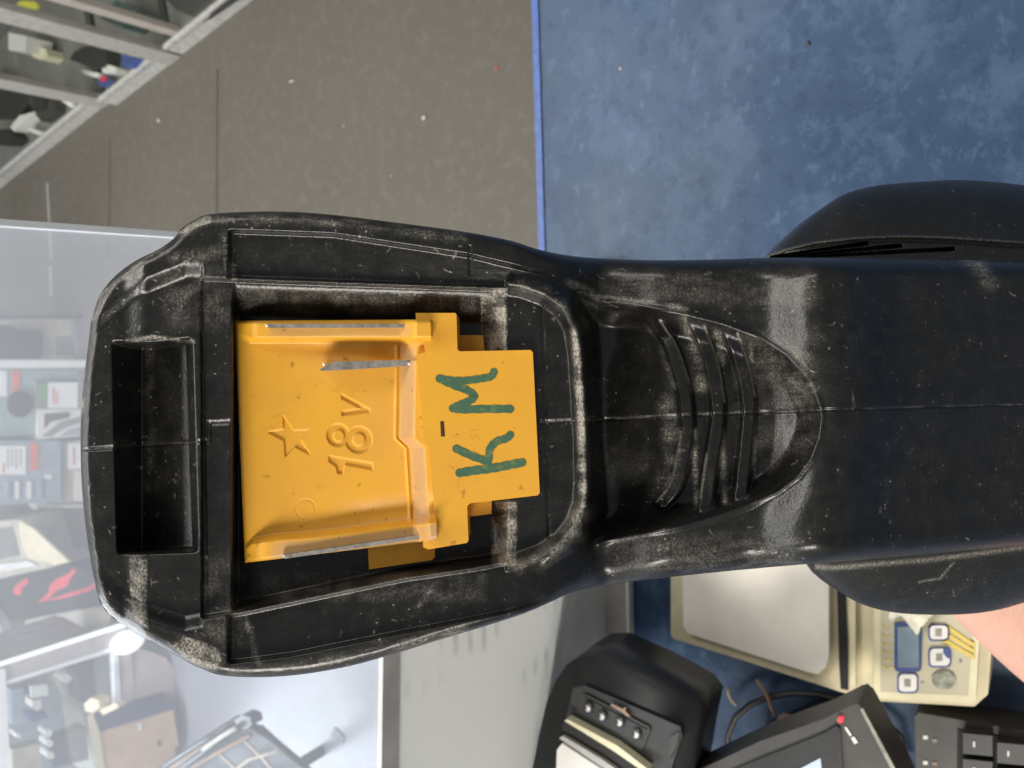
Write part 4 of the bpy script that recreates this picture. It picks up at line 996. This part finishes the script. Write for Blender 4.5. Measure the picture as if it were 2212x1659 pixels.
# ---------------------------------------------------------------- yellow terminal block
nx, ny = 400, 460
lt, lb = (506, 693), (529, 1216); rt, rb = (930, 690), (944, 1166)
uu = np.linspace(0, 1, nx)[:, None]; vv = np.linspace(0, 1, ny)[None, :]
X3 = (lt[0] * (1 - uu) + rt[0] * uu) * (1 - vv) + (lb[0] * (1 - uu) + rb[0] * uu) * vv
Y3 = (lt[1] * (1 - uu) + rt[1] * uu) * (1 - vv) + (lb[1] * (1 - uu) + rb[1] * uu) * vv
h = np.zeros_like(X3)                       # mm toward the viewer, plate = 0
ty = L(X3, (505, 722), (540, 736), (950, 735)); by = L(X3, (520, 1190), (545, 1167), (600, 1158), (680, 1152), (884, 1127), (950, 1118))
h += 2.6 * (1 - S(-9, 7, Y3 - ty)) * S(500, 560, X3)
h += 2.6 * S(-7, 10, Y3 - by) * S(505, 580, X3)
h -= 1.0 * S(780, 850, X3) * (S(738, 748, Y3) * (1 - S(772, 780, Y3)))
# dished hollow left of the middle blade
h -= 1.0 * np.exp(-(((X3 - 770) / 95) ** 2 + ((Y3 - 752) / 20) ** 2))
h -= 0.8 * np.exp(-((Y3 - by + 26) / 26) ** 2) * S(640, 820, X3)
h -= 0.25 * S(600, 860, X3)
wx = np.where(Y3 < 957, L(Y3, (690, 862), (957, 858)), L(Y3, (957, 880), (1160, 892))); wx = np.where(np.abs(Y3 - 957) < 10, L(Y3, (947, 858), (967, 880)), wx)
h += 5.3 * S(0, 40, X3 - wx) + 0.45 * np.exp(-((X3 - wx + 3) / 3.2) ** 2) * (Y3 > 745) * (Y3 < by)
def z1(x, y): return ((850 + x / 2.458) * .5486, (1150 + y / 2.458) * .5486)
star = [z1(*p) for p in [(650, 1190), (755, 1335), (905, 1330), (828, 1432), (915, 1577), (765, 1500), (670, 1600), (660, 1440), (500, 1357), (655, 1322)]]
one = [z1(*p) for p in [(1090, 1582), (1520, 1652), (1520, 1722), (1250, 1672), (1225, 1762), (1180, 1757), (1165, 1692), (1095, 1642)]]
vee = [z1(*p) for p in [(1215, 985), (1490, 1130), (1490, 1165), (1220, 1198), (1220, 1150), (1395, 1125), (1215, 1032)]]
def circ(x, y, r): X0, Y0 = z1(x, y); return np.hypot(X3 - X0, Y3 - Y0) - r * .2232
eight = np.maximum(np.minimum(circ(1185, 1385, 112), circ(1385, 1430, 132)), np.maximum(-circ(1190, 1392, 52), -circ(1385, 1428, 56)))
eight = np.maximum(np.minimum(circ(1185, 1385, 112), circ(1385, 1430, 132)), -np.minimum(circ(1190, 1392, 54), circ(1385, 1428, 58)))
for sdv in (sdist(X3, Y3, star), sdist(X3, Y3, one), sdist(X3, Y3, vee), eight):
    h -= 0.42 * (1 - S(-1.6, 0.6, sdv))
cx, cy = z1(870, 2102); h -= 0.10 * np.exp(-((np.hypot(X3 - cx, Y3 - cy) - 21) / 1.3) ** 2)
e3 = np.minimum(np.minimum(X3 - (505 + (Y3 - 692) * .046), 400), np.minimum(polydist(X3, Y3, [lt, rt]), polydist(X3, Y3, [lb, rb])))
qq = np.clip(1 - e3 / 9, 0, 1); h -= 1.2 * (1 - np.sqrt(1 - .98 * qq * qq))
du = np.zeros_like(X3)
du += 1.0 * S(2, 10, X3 - wx) * (1 - S(30, 42, X3 - wx)) * S(735, 760, Y3) * (1 - S(0, 20, Y3 - by))
du = np.maximum(du, 0.55 * (1 - S(5, 16, np.abs(Y3 - 716))) * S(560, 600, X3) * (X3 < 890))
du = np.maximum(du, 0.85 * S(0, 8, Y3 - by - 10) * S(575, 605, X3))
du = np.maximum(du, 0.22 * np.exp(-(((X3 - 700) / 60) ** 2 + ((Y3 - 775) / 40) ** 2)))
du = np.maximum(du, 0.30 * np.exp(-((Y3 - ty - 8) / 5) ** 2) * S(540, 700, X3)); du = np.maximum(du, 0.35 * np.exp(-((Y3 - by + 6) / 6) ** 2) * S(560, 760, X3))
du = np.maximum(du, 0.35 * np.exp(-((X3 - 509 - (Y3 - 692) * .046) / 4) ** 2) * S(700, 760, Y3) * (1 - S(1000, 1100, Y3)))
du = np.maximum(du, 0.15 * np.exp(-(((X3 - 840) / 60) ** 2 + ((Y3 - 900) / 120) ** 2)))
h = blur(h, 1)
block = surface('terminal_block', X3, Y3, 142.0 - h, YEL, tool, du, back=[(0, 1.0), (0.3, 0.98), (0.6, 0.5)], absback=145.0)

def solid(name, pts, d0, d1, mat, parent, bev=0.0):
    """outline at depth d0 (mm), extruded straight back to depth d1"""
    a = []; b = []
    for x, y in pts:
        c = np.array([d0 / 1000 * (x - IW / 2) / F, d0 / 1000 * (y - IH / 2) / F, d0 / 1000]); a.append(EYE + M @ c)
        c2 = c.copy(); c2[2] = d1 / 1000; b.append(EYE + M @ c2)
    o = bm_obj(name, prism_bm(a, b), mat, parent, bev=bev)
    return o
hood = solid('hood', [(898, 676), (983, 676), (986, 679), (988, 753), (990, 757), (994, 759), (1146, 756), (1151, 761), (1166, 1064), (1162, 1070), (1017, 1087), (1011, 1091), (1009, 1096), (1012, 1168), (1008, 1173),
                      (925, 1187), (914, 1182), (913, 1146), (942, 1141), (925, 964), (915, 956), (899, 766), (919, 761), (914, 739), (900, 737)], 136.4, 145.8, YEL, block, 0.00028)
def ribbon(name, strokes, d, th, mat, parent, n=6):
    """flat marker strokes: round ended bands of half width r along smooth paths"""
    bm = bmesh.new()
    for pts, r in strokes:
        path = curve_pts(pts, n) if len(pts) > 2 else resample(np.array(pts, float), 8)
        t = np.gradient(path, axis=0); t /= np.linalg.norm(t, axis=1)[:, None]; nn = np.c_[-t[:, 1], t[:, 0]]
        jit = 1 + 0.08 * np.sin(np.arange(len(path)) * 1.7 + r)
        Lf = path + nn * (r * jit)[:, None]; Rt = path - nn * (r * jit)[:, None]
        ang = np.linspace(0, np.pi, 7)[1:-1]
        cap1 = [path[-1] + r * (np.cos(a) * nn[-1] + np.sin(a) * t[-1]) for a in ang]
        cap0 = [path[0] + r * (-np.cos(a) * nn[0] - np.sin(a) * t[0]) for a in ang]
        poly = list(Lf) + cap1 + list(Rt[::-1]) + cap0
        def to3(p, dd): return tuple(P(p[0], p[1], dd / 1000))
        # strip of quads, top and side
        L1 = [bm.verts.new(to3(p, d)) for p in Lf]; R1 = [bm.verts.new(to3(p, d)) for p in Rt]
        for i in range(len(L1) - 1): bm.faces.new((L1[i], L1[i + 1], R1[i + 1], R1[i]))
        bm.faces.new([L1[-1]] + [bm.verts.new(to3(p, d)) for p in cap1] + [R1[-1]])
        bm.faces.new([R1[0]] + [bm.verts.new(to3(p, d)) for p in cap0] + [L1[0]])
        d += 0.004
    geom = bm.faces[:]
    ext = bmesh.ops.extrude_face_region(bm, geom=geom)
    back = Vector(tuple(M @ np.array([0, 0, th / 1000])))
    for vv_ in [g for g in ext['geom'] if isinstance(g, bmesh.types.BMVert)]: vv_.co += back
    return bm_obj(name, bm, mat, parent)
def z3(x, y): return ((1600 + x / 2.552) * .5486, (1150 + y / 2.552) * .5486)
def z4(x, y): return ((1600 + x / 2.369) * .5486, (1600 + y / 2.369) * .5486)
ribbon('marker_letter', [([z3(*p) for p in [(880, 800), (850, 848), (760, 868), (620, 888), (480, 890), (330, 868)]], 8.0),
                         ([z3(*p) for p in [(330, 870), (470, 935), (610, 985)]], 8.2), ([z3(*p) for p in [(600, 980), (680, 1040), (650, 1085), (560, 1125), (470, 1165)]], 8.4),
                         ([z3(*p) for p in [(465, 1168), (560, 1180), (800, 1175), (1045, 1175)]], 8.6)], 136.33, 0.05, INK, block)
ribbon('marker_letter', [([z4(*p) for p in [(495, 622), (640, 598), (780, 582), (940, 552), (1080, 524)]], 9.2), ([z4(*p) for p in [(465, 395), (610, 462), (760, 515)]], 8.6),
                         ([z4(*p) for p in [(970, 265), (930, 300), (840, 330), (780, 400), (765, 520)]], 8.4)], 136.33, 0.05, INK, block)
ribbon('moulded_code', [([z3(*p) for p in [(645, 1440), (650, 1475), (670, 1478), (680, 1450), (705, 1445), (715, 1470), (710, 1490)]], 1.1), ([z3(640, 1392), z3(718, 1392)], 1.1),
                        ([z3(655, 1410), z3(640, 1392)], 1.1), ([z3(680, 1310), z3(680, 1350)], 1.1), ([z3(*p) for p in [(650, 1270), (640, 1245), (655, 1232), (680, 1245), (705, 1272), (708, 1228)]], 1.1)], 136.36, 0.06, ORANGE, block, 4)
solid('pin_hole', [z3(340, 1298), z3(378, 1298), z3(388, 1452), z3(348, 1452)], 136.37, 136.9, simple('dark_hole', (.05, .02, .005), .7), block)
solid('contact_blade', [(571, 704), (578, 700), (888, 700), (888, 707), (580, 708)], 138.3, 142.0, STEEL, block, 0.0001)
solid('contact_blade', [z1(1000, 752), z1(1100, 692), z1(1160, 674), z1(1915, 655), z1(1915, 708), z1(1400, 742), z1(1020, 762)], 138.6, 143.0, STEEL, block, 0.0001)
solid('contact_blade', [(607, 1202), (613, 1199), (906, 1156), (914, 1158), (912, 1163), (616, 1207)], 138.3, 142.0, STEEL, block, 0.0001)
for bx, by_ in ((577, 703), (700, 787), (884, 786), (614, 1201)):
    bmd = bmesh.new(); bmesh.ops.create_icosphere(bmd, subdivisions=2, radius=0.00032)
    od = bm_obj('blade_glint', bmd, simple('glint_metal', (0.85, 0.84, 0.80), 0.25, 0.3), block, smooth=True)  # tiny bright balls stand for glints at the blade ends
    od.location = P(bx, by_, 0.1384); od.matrix_parent_inverse = block.matrix_world.inverted()
solid('flange', [(795, 1190), (797, 1230), (932, 1210), (939, 1205), (940, 1160), (800, 1175)], 143.6, 145.9, ORANGE, block, 0.0002)
solid('flange', [(1003, 1070), (1006, 1117), (1062, 1110), (1062, 1060)], 143.6, 145.9, ORANGE, block, 0.0002)
solid('flange', [(982, 724), (984, 770), (1047, 770), (1044, 724)], 143.6, 145.9, ORANGE, block, 0.0002)

# ------------------------------------------------------------------ the hand that holds the tool from behind
def skin_hand():
    me = bpy.data.meshes.new('person')
    vs, es, rs = [], [], []
    def chain(pts, root=None):
        prev = root
        for (x, y, d, r) in pts:
            vs.append(tuple(P(x, y, d))); rs.append(r); i = len(vs) - 1
            if prev is not None: es.append((prev, i))
            prev = i
        return prev
    chain([(2860, 1700, .34, .036), (2600, 1545, .31, .033), (2420, 1440, .285, .029), (2280, 1352, .268, .026), (2150, 1262, .255, .028)])
    palm = len(vs) - 1
    for k, (fx, fy) in enumerate([(2010, 1130), (2070, 1080), (2130, 1050), (2190, 1040)]):
        ln = [0.92, 1.05, 1.0, 0.8][k]
        chain([(fx + 60, fy + 70, .248, .013), (fx, fy - 60 * ln, .240, .0095), (fx - 20, fy - 190 * ln, .232, .0088), (fx - 30, fy - 290 * ln, .224, .0082)], palm)
    chain([(2040, 1230, .245, .014), (1990, 1180, .236, .011), (1960, 1120, .228, .010)], palm)
    me.from_pydata(vs, es, [])
    o = link('person', me, SKIN)
    sk = o.modifiers.new('skin', 'SKIN'); o.modifiers.new('sub', 'SUBSURF').levels = 2; o.modifiers['sub'].render_levels = 2
    for i, r in enumerate(rs): me.skin_vertices[0].data[i].radius = (r, r)
    me.skin_vertices[0].data[0].use_root = True
    for m_ in o.modifiers:
        if m_.type == 'SKIN': m_.use_smooth_shade = True
    return o
h_ = skin_hand()
tag(h_, 'bare hand of a person holding the black tool from beneath', 'person')
